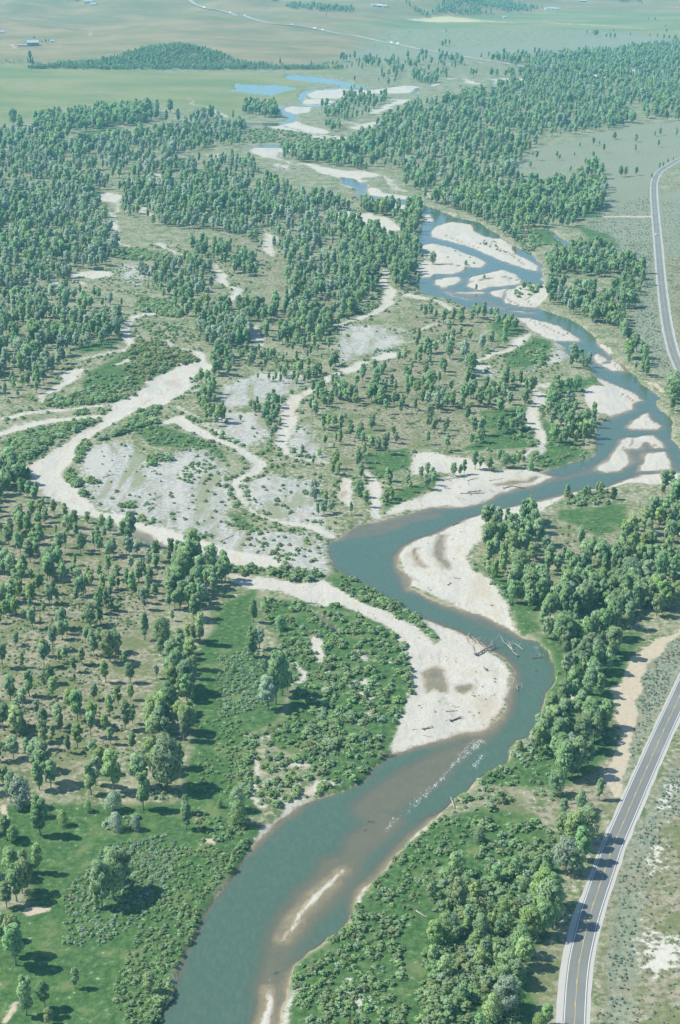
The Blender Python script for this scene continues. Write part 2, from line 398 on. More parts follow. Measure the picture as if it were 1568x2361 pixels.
    L(2, (330, 395, 14), (300, 402, 18), (220, 415, 12), (100, 422, 7), (0, 420, 6)), L(2, (500, 365, 9), (560, 360, 5), (600, 380, 17), (660, 390, 13)), L(2, (720, 385, 6), (780, 370, 10), (860, 385, 7)), L(2, (890, 365, 8), (1000, 362, 5)),
    L(2, (430, 400, 12), (470, 380, 9)), L(2, (1215, 375, 8), (1235, 372, 6)), L(2, (1290, 335, 8), (1350, 338, 13), (1390, 320, 9)), L(2, (1480, 340, 13), (1550, 335, 11)), L(2, (1545, 300, 8), (1568, 290, 8)),
    L(2, (710, 430, 6), (600, 440, 4), (560, 445, 3)), L(2, (480, 990, 5), (530, 1000, 9)), L(4, (480, 100, 9), (530, 112, 8)),
    L(1, (870, 458, 5), (900, 480, 4), (950, 490, 4), (1000, 520, 9), (1060, 543, 5)), L(1, (1140, 568, 6), (1200, 570, 4)),
    L(1, (1140, 690, 8), (1290, 735, 8), (1380, 762, 8), (1480, 775, 8), (1580, 812, 16), (1680, 835, 12)),
    L(2, (60, 850, 10), (130, 880, 10), (200, 905, 10), (330, 925, 8)),
    # pale gravel in the scrub, lower left of the river
    L(7, (1170, 740, 8), (1160, 900, 14), (1175, 950, 20)), L(7, (1420, 870, 28), (1370, 900, 18), (1300, 940, 24), (1290, 985, 18)), L(7, (1530, 830, 10), (1440, 850, 14)),
    L(7, (1240, 880, 10), (1260, 940, 12)), L(7, (1350, 760, 12), (1400, 770, 10)), L(7, (1150, 655, 4), (1230, 645, 8), (1290, 605, 4)),
    L(7, (1440, 150, 10), (1460, 190, 26), (1480, 240, 30), (1500, 280, 14)), L(7, (1360, 290, 10), (1420, 340, 18), (1390, 380, 14)), L(7, (1540, 350, 10), (1500, 410, 14), (1530, 440, 10)), L(7, (1555, 520, 18), (1560, 555, 10)),
    L(8, (60, 400, 14), (130, 370, 14), (100, 450, 18), (150, 450, 10)), L(8, (110, 240, 12), (140, 280, 9), (240, 290, 7)), L(8, (0, 520, 12), (20, 550, 9), (90, 570, 9), (150, 520, 12)), L(8, (185, 380, 8), (190, 400, 7)),
    L(9, (1350, 10, 14), (1280, 45, 18), (1220, 85, 14), (1170, 150, 12), (1150, 180, 6)),
    L(10, (80, 450, 6), (100, 395, 6), (170, 315, 6), (240, 235, 6), (330, 140, 6), (430, 60, 6)),
    L(9, (1310, 1000, 8), (1330, 880, 9), (1350, 780, 6)),
]
SHALLOW = [
    L(9, (1230, 1030, 70), (1225, 850, 70), (1290, 680, 85), (1350, 540, 105), (1450, 420, 125), (1560, 280, 120)),
    L(10, (0, 330, 60), (100, 150, 100), (220, 60, 85)), L(8, (150, 960, 100), (300, 860, 110), (430, 770, 95), (560, 690, 60), (680, 630, 40)),
    L(6, (-10, 640, 40), (120, 610, 60), (300, 570, 40), (450, 545, 25)), L(6, (280, 830, 30), (300, 900, 15)), L(6, (250, 740, 10), (270, 820, 18), (330, 880, 12)),
    L(6, (1220, 330, 40), (1350, 300, 40), (1380, 250, 40), (1150, 350, 30), (950, 400, 15)), L(6, (1340, 60, 20), (1240, 120, 16)), L(4, (480, 450, 25), (600, 480, 35), (700, 520, 30), (860, 560, 25)),
    L(8, (790, 380, 25), (800, 460, 22), (760, 540, 18), (720, 620, 22)), L(4, (1200, 700, 12), (1290, 790, 14)), L(4, (840, 600, 14), (880, 660, 14)), L(8, (450, 0, 30), (620, 100, 20), (700, 140, 18)),
]
FOAM = [
    L(9, (1300, 625, 6), (1330, 590, 8), (1300, 600, 6)), L(9, (1285, 690, 3), (1255, 770, 3), (1240, 850, 5)),
    L(8, (290, 995, 12), (360, 930, 18), (430, 860, 22), (500, 790, 12), (590, 700, 32), (650, 650, 34)), L(8, (620, 770, 20), (680, 700, 12)), L(10, (200, 110, 20), (280, 30, 12)),
    L(6, (1130, 305, 8), (1170, 285, 7)), L(6, (1090, 330, 4), (1160, 345, 4)), L(6, (1400, 165, 5), (1440, 160, 4)), L(4, (1150, 655, 4), (1185, 680, 4)), L(4, (1380, 965, 8), (1440, 985, 4)),
    L(6, (150, 580, 4), (230, 560, 4)), L(8, (900, 210, 14), (940, 260, 10)), L(4, (600, 540, 4), (740, 550, 5)), L(6, (1380, 352, 4), (1440, 347, 3)),
]
GREY = [
    P(5, (390, 240), (480, 235), (600, 225), (700, 330), (880, 240), (1040, 330), (1050, 450), (1020, 560), (1080, 640), (1400, 640), (1530, 660), (1510, 760), (1480, 840), (1100, 790), (940, 670), (560, 545), (400, 490), (380, 340)),
    P(5, (940, 80), (1240, 80), (1240, 210), (1100, 250), (1040, 180)), P(5, (1080, 420), (1200, 380), (1480, 400), (1500, 600), (1568, 650), (1400, 620), (1200, 560), (1110, 500)),
    P(3, (1080, 880), (1200, 840), (1480, 830), (1420, 900), (1280, 960), (1100, 1000), (960, 960)), P(3, (800, 880), (900, 870), (890, 930), (820, 940)),
    P(5, (1400, 130), (1460, 200), (1500, 300), (1340, 260), (1330, 180)), P(4, (0, 620), (300, 640), (280, 740), (100, 760), (0, 800)), P(4, (640, 790), (720, 830), (700, 860), (640, 840)),
    P(4, (860, 830), (1050, 760), (1040, 700), (1000, 700), (940, 780)), P(4, (960, 290), (1100, 270), (1050, 310)), P(3, (560, 340), (740, 350), (640, 440), (560, 400)),
]
DRY = [
    P(5, (-300, 600), (40, 480), (300, 560), (640, 700), (800, 770), (800, 900), (720, 1004), (-300, 1004)),
    P(7, (-300, -40), (700, -40), (730, 60), (700, 300), (720, 430), (600, 560), (560, 700), (400, 820), (-300, 760)),
    P(3, (1050, 200), (1200, 220), (1340, 380), (1340, 480), (1568, 500), (1568, 600), (1180, 480), (1200, 320), (1060, 300)), P(3, (880, 500), (1568, 480), (1568, 620), (900, 620)),
    P(6, (0, 40), (700, 0), (700, 150), (540, 240), (300, 250), (100, 330), (0, 330)), P(4, (300, 560), (640, 580), (600, 800), (400, 1004), (0, 1004), (100, 860), (400, 700)),
    P(6, (920, 600), (1080, 610), (1130, 660), (1330, 640), (1300, 740), (1240, 780), (1040, 770)), P(6, (1430, 560), (1700, 500), (1700, 760), (1450, 760)),
    P(4, (780, 820), (900, 800), (1050, 830), (900, 850)), P(1, (-200, 380), (150, 400), (360, 470), (-200, 640)), P(1, (160, 390), (500, 360), (620, 385), (300, 410)),
    P(2, (0, 345), (200, 345), (250, 370), (120, 390)), P(2, (250, 330), (720, 290), (1250, 270), (1080, 300), (750, 320), (500, 345)),
    P(10, (1210, 300), (1420, 0), (1700, -150), (1700, 1200), (1160, 1100)), P(8, (1410, 1010), (1568, 700), (1700, 500), (1700, 1010)), P(8, (1000, 880), (1200, 790), (1290, 900), (1270, 1004), (1020, 1004)),
    P(10, (900, 0), (1020, -40), (1010, 110), (930, 90)), P(10, (870, 720), (1020, 640), (1000, 900), (860, 900)), P(4, (1420, 30), (1700, -60), (1700, 700), (1560, 700), (1480, 250)),
    P(8, (640, 880), (760, 850), (880, 960), (820, 1004), (650, 1004)), P(10, (380, 120), (640, 0), (700, 0), (330, 360), (300, 330)), L(10, (325, 1010, 12), (320, 700, 12), (345, 520, 14), (330, 400, 12)), L(8, (690, 1000, 22), (680, 900, 24), (740, 875, 26), (830, 950, 40)),
]
LUSH = [
    P(7, (1000, 60), (1180, -60), (1190, 240), (1330, 420), (1300, 560), (1150, 640), (1140, 800), (1160, 1004), (840, 1004), (850, 760), (900, 560), (920, 260), (1010, 140)),
    P(7, (1180, 0), (1430, 30), (1560, 130), (1700, 300), (1700, 840), (1560, 820), (1300, 700), (1180, 640), (1320, 560), (1380, 380)),
    P(9, (-200, 20), (330, -20), (830, 0), (1190, 90), (1110, 240), (930, 490), (850, 690), (700, 1030), (-300, 1030), (-300, 500), (120, 470), (130, 330), (-300, 300), (-300, 20)),
    P(8, (-100, 20), (60, 60), (240, 150), (300, 240), (350, 370), (340, 480), (270, 590), (240, 700), (120, 830), (0, 880), (-100, 880)),
    P(8, (80, -30), (240, -10), (350, 80), (460, 195), (300, 105)), P(6, (0, 815), (150, 895), (340, 1010), (190, 1010), (60, 940), (0, 910), (-60, 860), (-40, 790)),
    P(6, (1010, 530), (1250, 505), (1340, 520), (1320, 620), (1200, 650), (1100, 600), (1010, 580)), P(8, (800, 20), (930, 30), (940, 150), (840, 170)), P(6, (600, 770), (780, 850), (820, 1004), (780, 1004), (700, 860)),
    P(6, (890, 260), (1000, 320), (1180, 280), (1100, 280), (960, 220), (950, 110), (930, 180), (960, 300)), P(6, (640, 80), (860, 60), (860, 180), (920, 240), (560, 260), (680, 190)),
    P(6, (940, 100), (1090, 240), (1180, 280), (1050, 320), (940, 345), (870, 280), (940, 250)), P(4, (720, 570), (860, 640), (740, 690), (690, 640)), P(4, (760, 760), (880, 670), (960, 700), (900, 830), (780, 820)),
    P(4, (860, 180), (960, 180), (1040, 260), (1000, 260), (880, 240)), P(4, (1260, 400), (1350, 410), (1300, 480), (1250, 470)), P(4, (1000, 900), (1180, 850), (1180, 890), (1020, 950)),
    P(10, (-240, 740), (40, 560), (90, 430), (170, 330), (420, 70), (640, 0), (900, 20), (1000, 200), (1020, 450), (960, 560), (880, 720), (860, 1030), (-240, 1030)),
    P(8, (640, 820), (780, 740), (900, 640), (960, 430), (1010, 360), (1000, 290), (900, 170), (1400, 150), (1300, 420), (1230, 560), (1270, 680), (1180, 800), (1010, 870), (700, 850)),
    P(3, (350, 720), (440, 700), (550, 690), (480, 740), (360, 750)), P(3, (890, 590), (1080, 590), (1100, 605), (900, 612)), P(1, (310, 660), (380, 610), (560, 590), (560, 620), (420, 660)), P(3, (60, 40), (280, 30), (280, 60), (70, 130)), P(1, (60, 920), (300, 900), (280, 960), (70, 1000)),
    P(5, (600, 130), (740, 150), (900, 200), (1000, 250), (1050, 330), (880, 420), (820, 380), (890, 260), (700, 240)), P(3, (560, 740), (930, 780), (780, 830), (660, 900), (560, 900), (400, 940), (380, 860)),
    P(5, (15, 210), (120, 170), (460, 110), (240, 220), (130, 310), (60, 280)), P(5, (1060, 560), (1120, 560), (1180, 640), (1120, 700), (1080, 620)),
    P(6, (100, 270), (320, 240), (320, 330), (180, 390)), P(6, (210, 500), (460, 370), (450, 430), (240, 535)), P(4, (1100, 160), (1240, 200), (1300, 260), (1160, 260)), P(2, (1060, 850), (1200, 770), (1220, 900), (1180, 1004), (1060, 1004)),
    P(8, (600, 610), (612, 610), (600, 620)),
]
SAGE = [
    P(2, (800, 730), (1250, 600), (1400, 570), (1800, 560), (1800, 700), (1500, 760), (1440, 840), (1440, 1010), (1190, 1010), (1230, 880), (1180, 760), (1060, 870), (850, 850)),
    P(4, (1150, 150), (1215, 90), (1200, -10), (1440, -10), (1450, 250), (1500, 640), (1570, 870), (1568, 950), (1430, 800), (1320, 680), (1390, 520), (1410, 400), (1300, 290), (1200, 260)),
    P(8, (1360, 440), (1480, 220), (1620, 150), (1620, 260), (1568, 360), (1320, 850), (1300, 860), (1350, 640)), P(10, (1180, 1004), (1250, 460), (1390, 60), (1568, -200), (1700, -200), (1500, 100), (1380, 500), (1330, 900), (1300, 1030)),
    P(4, (1460, 30), (1700, -60), (1700, 300), (1500, 300)), P(2, (-200, 200), (400, 235), (1568, 130), (1700, 190), (930, 240), (600, 265), (0, 270)), P(8, (1480, 960), (1568, 780), (1700, 600), (1700, 1010)),
]
DIRT = [
    L(8, (1640, 110, 12), (1540, 175, 12), (1490, 205, 24), (1445, 240, 32), (1395, 300, 36), (1350, 380, 36), (1322, 450, 56), (1314, 540, 52), (1320, 620, 36), (1314, 700, 30), (1294, 770, 40), (1280, 840, 38), (1300, 900, 28)),
    L(4, (1200, 125, 4), (1330, 122, 4), (1445, 122, 5)), L(8, (1060, 430, 14), (1070, 470, 22)),
    L(4, (1400, 885, 8), (1450, 900, 14), (1490, 935, 14)), L(1, (-60, 205, 3), (40, 205, 5), (65, 215, 5), (60, 225, 5)), L(1, (420, 140, 5), (428, 155, 5), (432, 170, 5)), L(1, (270, 208, 4), (276, 222, 4)),
    L(9, (20, 0, 12), (30, 80, 14)), L(9, (20, 980, 16), (60, 920, 14)), L(9, (140, 490, 24), (180, 490, 14)), L(9, (940, 145, 12), (960, 150, 8)),
]
CHALK = [P(10, (1380, 700), (1440, 640), (1500, 620), (1560, 620), (1550, 700), (1500, 760), (1440, 800), (1380, 770)), P(10, (1360, 640), (1420, 600), (1400, 660)), L(10, (1470, 190, 10), (1460, 300, 12)), L(8, (1550, 860, 14), (1500, 960, 8)),
         L(10, (40, 810, 8), (90, 870, 10), (120, 920, 16), (40, 890, 14))]
MEADOW = [
    P(1, (-400, 300), (200, 300), (500, 310), (800, 335), (1060, 330), (1240, 345), (1310, 345), (1420, 380), (1380, 430), (1280, 480), (1100, 480), (1080, 550), (860, 500), (700, 480), (400, 480), (100, 560), (-400, 650)),
    P(2, (330, 85), (700, 70), (1000, 45), (1568, 60), (1700, 60), (1700, 190), (1200, 140), (800, 135), (300, 130), (-100, 150)), P(1, (-300, 280), (150, 280), (200, 300), (-300, 310)),
    P(1, (1320, 310), (1568, 320), (1568, 345), (1330, 335)),
]
HAY = [L(2, (340, 92, 8), (500, 92, 8), (700, 98, 6), (800, 106, 4)), L(2, (920, 102, 6), (1100, 112, 10), (1280, 122, 9), (1410, 132, 4))]

ROAD_D = [(1320, 2420), (1325, 2361), (1329, 2289), (1336.5, 2219), (1349, 2159), (1361.5, 2109), (1379, 2055), (1391.5, 2019), (1414, 1953), (1434, 1906), (1454, 1860), (1474, 1813), (1494, 1768),
          (1524, 1700), (1568, 1605), (1625, 1478), (1672, 1340), (1690, 1220), (1680, 1110), (1645, 1000), (1605, 915), (1578, 867), (1557, 822), (1546, 784), (1538, 744), (1530.5, 689), (1524, 629), (1518.5, 564), (1511.5, 489), (1508.5, 440), (1511, 415), (1522, 396), (1545, 380), (1575, 365), (1640, 345), (1760, 318)]
FARROAD_D = [(400, -16), (430, 0), (470, 19), (530, 31), (600, 49), (672, 59), (725, 67), (784, 79), (859, 92), (919, 103), (974, 115), (1019, 122), (1084, 133), (1164, 146), (1234, 158), (1284, 163), (1326, 172)]


def smooth_line(pts, step=8.0):
    """Catmull-Rom through ground points, resampled evenly"""
    p = np.array(pts, float)
    p = np.vstack([2 * p[0] - p[1], p, 2 * p[-1] - p[-2]])
    out = []
    for i in range(1, len(p) - 2):
        n = max(2, int(np.hypot(*(p[i + 1] - p[i])) / step))
        for k in range(n):
            t = k / n
            out.append(0.5 * ((2 * p[i]) + (-p[i - 1] + p[i + 1]) * t + (2 * p[i - 1] - 5 * p[i] + 4 * p[i + 1] - p[i + 2]) * t ** 2 + (-p[i - 1] + 3 * p[i] - 3 * p[i + 1] + p[i + 2]) * t ** 3))
    out.append(p[-2])
    return np.array(out)


ROAD = smooth_line([ground_pt(*q) for q in ROAD_D], 5.0)
FARROAD = smooth_line([ground_pt(*q) for q in FARROAD_D], 30.0)

# ------------------------------------------------------------------ materials
WL = -0.85                      # level of the river
class NT:
    def __init__(self, name):
        self.m = bpy.data.materials.new(name)
        self.m.use_nodes = True
        self.t = self.m.node_tree
        self.t.nodes.clear()
        self.out = self.t.nodes.new("ShaderNodeOutputMaterial")

    def n(self, typ, **kw):
        nd = self.t.nodes.new(typ)
        for k, v in kw.items():
            setattr(nd, k, v)
        return nd

    def put(self, sock, v):
        if hasattr(v, "is_output") or isinstance(v, bpy.types.NodeSocket):
            self.t.links.new(v, sock)
        elif v is not None:
            if isinstance(v, tuple) and len(v) == 3 and sock.type == 'RGBA':
                v = (*v, 1.0)
            sock.default_value = v

    def noise(self, scale, detail=3.0, rough=0.55, vec=None, distort=0.0):
        nd = self.n("ShaderNodeTexNoise")
        nd.inputs["Scale"].default_value = scale
        nd.inputs["Detail"].default_value = detail
        nd.inputs["Roughness"].default_value = rough
        nd.inputs["Distortion"].default_value = distort
        self.put(nd.inputs["Vector"], vec if vec is not None else self.pos())
        return nd.outputs["Fac"]

    def voro(self, scale, vec=None, feature='F1'):
        nd = self.n("ShaderNodeTexVoronoi", feature=feature)
        nd.inputs["Scale"].default_value = scale
        self.put(nd.inputs["Vector"], vec if vec is not None else self.pos())
        return nd

    def pos(self):
        if not hasattr(self, "_pos"):
            self._pos = self.n("ShaderNodeNewGeometry").outputs["Position"]
        return self._pos

    def math(self, op, a, b=None, c=None, clamp=False):
        nd = self.n("ShaderNodeMath", operation=op, use_clamp=clamp)
        self.put(nd.inputs[0], a)
        if b is not None: self.put(nd.inputs[1], b)
        if c is not None: self.put(nd.inputs[2], c)
        return nd.outputs[0]

    def mix(self, fac, a, b, blend='MIX'):
        nd = self.n("ShaderNodeMix", data_type='RGBA', blend_type=blend)
        self.put(nd.inputs[0], fac)
        self.put(nd.inputs[6], a)
        self.put(nd.inputs[7], b)
        return nd.outputs[2]

    def ramp(self, fac, lo, hi):
        nd = self.n("ShaderNodeMapRange", interpolation_type='SMOOTHSTEP')
        self.put(nd.inputs[0], fac)
        nd.inputs[1].default_value = lo
        nd.inputs[2].default_value = hi
        return nd.outputs[0]

    def attr(self, name):
        nd = self.n("ShaderNodeAttribute", attribute_name=name)
        return nd

    def bump(self, height, strength=0.5, dist=0.2):
        nd = self.n("ShaderNodeBump")
        nd.inputs["Strength"].default_value = strength
        nd.inputs["Distance"].default_value = dist
        self.put(nd.inputs["Height"], height)
        return nd.outputs[0]

    def principled(self, color, rough=0.9, spec=0.2, normal=None, **kw):
        nd = self.n("ShaderNodeBsdfPrincipled")
        self.put(nd.inputs["Base Color"], color)
        self.put(nd.inputs["Roughness"], rough)
        self.put(nd.inputs["Specular IOR Level"], spec)
        if normal is not None: self.put(nd.inputs["Normal"], normal)
        for k, v in kw.items(): self.put(nd.inputs[k], v)
        return nd.outputs[0]

    def done(self, shader):
        self.t.links.new(shader, self.out.inputs["Surface"])
        return self.m


def ground_material():
    k = NT("ground_cover")
    A = k.n("ShaderNodeSeparateColor"); a_attr = k.attr("cover_a"); k.put(A.inputs[0], a_attr.outputs["Color"])
    B = k.n("ShaderNodeSeparateColor"); b_attr = k.attr("cover_b"); k.put(B.inputs[0], b_attr.outputs["Color"])
    gravel, grey, lush = A.outputs[0], A.outputs[1], A.outputs[2]
    dry = a_attr.outputs["Alpha"]
    sage, dirt, chalk = B.outputs[0], B.outputs[1], B.outputs[2]
    meadow = b_attr.outputs["Alpha"]
    C = k.n("ShaderNodeSeparateColor"); k.put(C.inputs[0], k.attr("cover_c").outputs["Color"])
    hay, bench, bed = C.outputs[0], C.outputs[1], C.outputs[2]
    n_f = k.noise(1.6, 2, 0.6)       # under a metre
    n_m = k.noise(0.35, 3, 0.6)      # a few metres
    n_l = k.noise(0.06, 4, 0.6)      # tens of metres
    n_x = k.noise(0.011, 4, 0.55)    # hundreds of metres

    def edge(w, n, amp=0.9, sharp=4.0):
        t = k.math('MULTIPLY_ADD', k.math('SUBTRACT', n, 0.5), amp, w)
        return k.math('MULTIPLY_ADD', k.math('SUBTRACT', t, 0.5), sharp, 0.5, clamp=True)

    nm2 = k.math('MULTIPLY_ADD', n_l, 0.5, k.math('MULTIPLY', n_m, 0.5))
    # woodland floor: green herbs, bare earth, dry grass
    c = k.mix(k.ramp(nm2, 0.40, 0.58), (0.085, 0.120, 0.045), (0.235, 0.225, 0.150))
    c = k.mix(k.ramp(n_m, 0.54, 0.70), c, (0.320, 0.284, 0.216))
    # dry flats: pale litter with tufts
    d = k.mix(k.ramp(n_m, 0.36, 0.60), (0.105, 0.112, 0.058), (0.245, 0.222, 0.155))
    d = k.mix(k.ramp(n_f, 0.55, 0.72), d, (0.335, 0.305, 0.230))
    d = k.mix(k.math('MULTIPLY', k.ramp(n_l, 0.46, 0.62), 0.85), d, (0.108, 0.132, 0.052))
    c = k.mix(edge(dry, nm2), c, d)
    # sage steppe
    s = k.mix(k.ramp(n_m, 0.36, 0.62), (0.136, 0.160, 0.109), (0.211, 0.221, 0.156))
    s = k.mix(k.math('MULTIPLY', k.ramp(n_l, 0.46, 0.68), 0.55), s, (0.204, 0.180, 0.119))
    s = k.mix(k.math('MULTIPLY', k.ramp(n_x, 0.50, 0.66), 0.35), s, (0.140, 0.172, 0.096))
    c = k.mix(edge(sage, nm2), c, s)
    # lush herbs
    g = k.mix(k.ramp(n_m, 0.34, 0.66), (0.033, 0.077, 0.024), (0.071, 0.134, 0.042))
    g = k.mix(k.math('MULTIPLY', k.ramp(n_l, 0.48, 0.66), 0.65), g, (0.101, 0.158, 0.055))
    g = k.mix(k.math('MULTIPLY', k.ramp(n_f, 0.55, 0.75), 0.5), g, (0.098, 0.158, 0.077))
    g = k.mix(k.math('MULTIPLY', k.ramp(n_l, 0.56, 0.66), 0.55), g, (0.150, 0.155, 0.070))
    g = k.mix(k.math('MULTIPLY', k.ramp(n_f, 0.44, 0.34), 0.55), g, (0.030, 0.062, 0.020))
    c = k.mix(edge(lush, nm2), c, g)
    # hay meadow
    st = k.n("ShaderNodeMapping"); k.put(st.inputs[0], k.pos()); st.inputs["Scale"].default_value = (0.0035, 0.0075, 0.01); st.inputs["Rotation"].default_value = (0, 0, 0.25)
    n_s = k.noise(1.0, 5, 0.6, vec=st.outputs[0])
    m = k.mix(k.ramp(n_s, 0.38, 0.60), (0.128, 0.160, 0.061), (0.197, 0.193, 0.089))
    m = k.mix(k.math('MULTIPLY', k.ramp(n_s, 0.54, 0.70), 0.8), m, (0.243, 0.203, 0.118))
    m = k.mix(k.math('MULTIPLY', k.ramp(n_l, 0.35, 0.7), 0.25), m, (0.080, 0.136, 0.048))
    c = k.mix(edge(meadow, n_s, 0.6, 3.0), c, m)
    # grassy bench and far slopes
    b = k.mix(k.ramp(n_s, 0.36, 0.62), (0.160, 0.144, 0.066), (0.245, 0.182, 0.097))
    b = k.mix(k.math('MULTIPLY', k.ramp(n_x, 0.46, 0.66), 0.55), b, (0.125, 0.135, 0.062))
    b = k.mix(k.math('MULTIPLY', k.ramp(n_l, 0.58, 0.72), 0.35), b, (0.093, 0.102, 0.049))
    c = k.mix(edge(bench, n_x, 0.5, 3.0), c, b)
    c = k.mix(edge(hay, n_l, 0.6, 4.0), c, (0.400, 0.352, 0.192))
    # grey old cobble with thin grass
    gr = k.mix(k.ramp(n_m, 0.36, 0.62), (0.240, 0.236, 0.216), (0.352, 0.352, 0.332))
    gr = k.mix(k.math('MULTIPLY', k.ramp(n_l, 0.50, 0.64), 0.65), gr, (0.272, 0.244, 0.200))
    gr = k.mix(k.math('MULTIPLY', k.ramp(n_f, 0.54, 0.68), k.ramp(n_l, 0.34, 0.60)), gr, (0.152, 0.176, 0.100))
    sk = k.n("ShaderNodeMapping"); k.put(sk.inputs[0], k.pos()); sk.inputs["Scale"].default_value = (0.05, 0.014, 0.02); sk.inputs["Rotation"].default_value = (0, 0, 0.75)
    n_k = k.noise(1.0, 5, 0.65, vec=sk.outputs[0], distort=0.6)
    gr = k.mix(k.math('MULTIPLY', k.ramp(n_k, 0.50, 0.60), 0.7), gr, (0.36, 0.345, 0.30))
    gr = k.mix(k.math('MULTIPLY', k.ramp(n_k, 0.49, 0.40), 0.85), gr, (0.185, 0.195, 0.115))
    gr = k.mix(k.math('MULTIPLY', k.ramp(n_l, 0.45, 0.36), 0.6), gr, (0.265, 0.235, 0.185))
    c = k.mix(edge(grey, nm2, 2.2, 2.5), c, gr)
    # clean gravel
    gv = k.mix(n_f, (0.331, 0.306, 0.257), (0.441, 0.413, 0.351))
    gv = k.mix(k.math('MULTIPLY', k.ramp(n_l, 0.40, 0.68), 0.55), gv, (0.410, 0.393, 0.355))
    gv = k.mix(k.math('MULTIPLY', k.ramp(nm2, 0.55, 0.70), 0.55), gv, (0.378, 0.325, 0.246))
    gv = k.mix(k.math('MULTIPLY', k.ramp(n_m, 0.56, 0.72), 0.6), gv, (0.284, 0.260, 0.217))
    cb = k.voro(2.2).outputs["Color"]
    gv = k.mix(0.14, gv, cb, 'OVERLAY')
    gfac = edge(gravel, k.math('MULTIPLY_ADD', n_f, 0.4, k.math('MULTIPLY', n_m, 0.6)), 1.0, 4.5)
    gv = k.mix(k.math('MULTIPLY', k.ramp(n_k, 0.52, 0.62), 0.55), gv, (0.320, 0.306, 0.272))
    gv = k.mix(k.math('MULTIPLY', k.ramp(n_k, 0.44, 0.36), 0.55), gv, (0.360, 0.301, 0.222))
    sk2 = k.n("ShaderNodeMapping"); k.put(sk2.inputs[0], k.pos()); sk2.inputs["Scale"].default_value = (0.16, 0.05, 0.02); sk2.inputs["Rotation"].default_value = (0, 0, 0.6)
    n_k2 = k.noise(1.0, 5, 0.7, vec=sk2.outputs[0], distort=1.2)
    gv = k.mix(k.math('MULTIPLY', k.ramp(n_k2, 0.56, 0.70), 0.6), gv, (0.231, 0.205, 0.163))
    zz = k.n("ShaderNodeSeparateXYZ"); k.put(zz.inputs[0], k.pos())
    wet = k.math('MULTIPLY', k.ramp(k.math('MULTIPLY_ADD', n_m, 0.25, zz.outputs[2]), WL + 0.30, WL + 0.12), 0.65)
    gv = k.mix(wet, gv, (0.212, 0.177, 0.131))
    c = k.mix(gfac, c, gv)
    c = k.mix(edge(dirt, n_m, 0.6, 5.0), c, k.mix(n_m, (0.326, 0.275, 0.199), (0.408, 0.353, 0.263)))
    c = k.mix(k.math('MULTIPLY', edge(chalk, n_m, 2.4, 3.0), 0.8), c, (0.46, 0.44, 0.39))
    # river bed below the water line
    bd = k.mix(n_m, (0.232, 0.180, 0.124), (0.328, 0.268, 0.200))
    bd = k.mix(k.math('MULTIPLY', k.ramp(n_f, 0.5, 0.7), 0.5), bd, (0.160, 0.148, 0.108))
    c = k.mix(edge(bed, n_m, 0.25, 4.0), c, bd)
    hgt = k.math('MULTIPLY_ADD', n_f, 0.35, k.math('MULTIPLY', n_m, 1.1))
    bm = k.bump(hgt, 0.5, 0.9)
    return k.done(k.principled(c, 0.95, 0.1, bm))


def water_material():
    k = NT("river_water")
    dep = k.attr("depth").outputs["Fac"]
    foam = k.attr("foam").outputs["Fac"]
    n1 = k.noise(0.12, 4, 0.6)
    n2 = k.noise(1.3, 3, 0.65)
    mp = k.n("ShaderNodeMapping"); k.put(mp.inputs[0], k.pos()); mp.inputs["Scale"].default_value = (0.55, 0.22, 1); mp.inputs["Rotation"].default_value = (0, 0, 0.5)
    n3 = k.noise(1.0, 4, 0.7, vec=mp.outputs[0])
    d2 = k.math('MULTIPLY_ADD', k.math('SUBTRACT', n1, 0.5), 0.5, dep)
    opac = k.math('SUBTRACT', 1.0, k.math('POWER', 2.718, k.math('MULTIPLY', k.math('MAXIMUM', d2, 0.03), -1.7)))
    body = k.mix(k.ramp(d2, 0.2, 1.5), (0.125, 0.122, 0.086), (0.058, 0.100, 0.072))
    body = k.mix(k.math('MULTIPLY', k.ramp(n3, 0.40, 0.66), 0.5), body, (0.085, 0.128, 0.095))
    bm = k.bump(k.math('MULTIPLY_ADD', n2, 0.5, n3), 0.16, 0.25)
    tr = k.n("ShaderNodeBsdfTransparent"); tr.inputs[0].default_value = (0.90, 0.94, 0.90, 1)
    df = k.n("ShaderNodeBsdfDiffuse"); k.put(df.inputs[0], body)
    mx = k.n("ShaderNodeMixShader"); k.put(mx.inputs[0], opac); k.t.links.new(tr.outputs[0], mx.inputs[1]); k.t.links.new(df.outputs[0], mx.inputs[2])
    gl = k.n("ShaderNodeBsdfGlossy"); gl.inputs["Roughness"].default_value = 0.12; k.put(gl.inputs["Normal"], bm)
    fr = k.n("ShaderNodeFresnel"); fr.inputs["IOR"].default_value = 1.33; k.put(fr.inputs["Normal"], bm)
    m2 = k.n("ShaderNodeMixShader"); k.put(m2.inputs[0], fr.outputs[0]); k.t.links.new(mx.outputs[0], m2.inputs[1]); k.t.links.new(gl.outputs[0], m2.inputs[2])
    # broken water
    wh = k.n("ShaderNodeBsdfDiffuse"); wh.inputs[0].default_value = (0.78, 0.80, 0.79, 1)
    ff = k.ramp(k.math('MULTIPLY_ADD', k.math('SUBTRACT', k.math('MULTIPLY_ADD', n2, 0.6, k.math('MULTIPLY', n3, 0.4)), 0.64), 3.2, foam), 0.56, 0.80)
    ff = k.math('MULTIPLY', ff, k.ramp(foam, 0.02, 0.15))
    m3 = k.n("ShaderNodeMixShader"); k.put(m3.inputs[0], k.math('MULTIPLY', ff, 0.4)); k.t.links.new(m2.outputs[0], m3.inputs[1]); k.t.links.new(wh.outputs[0], m3.inputs[2])
    return k.done(m3.outputs[0])


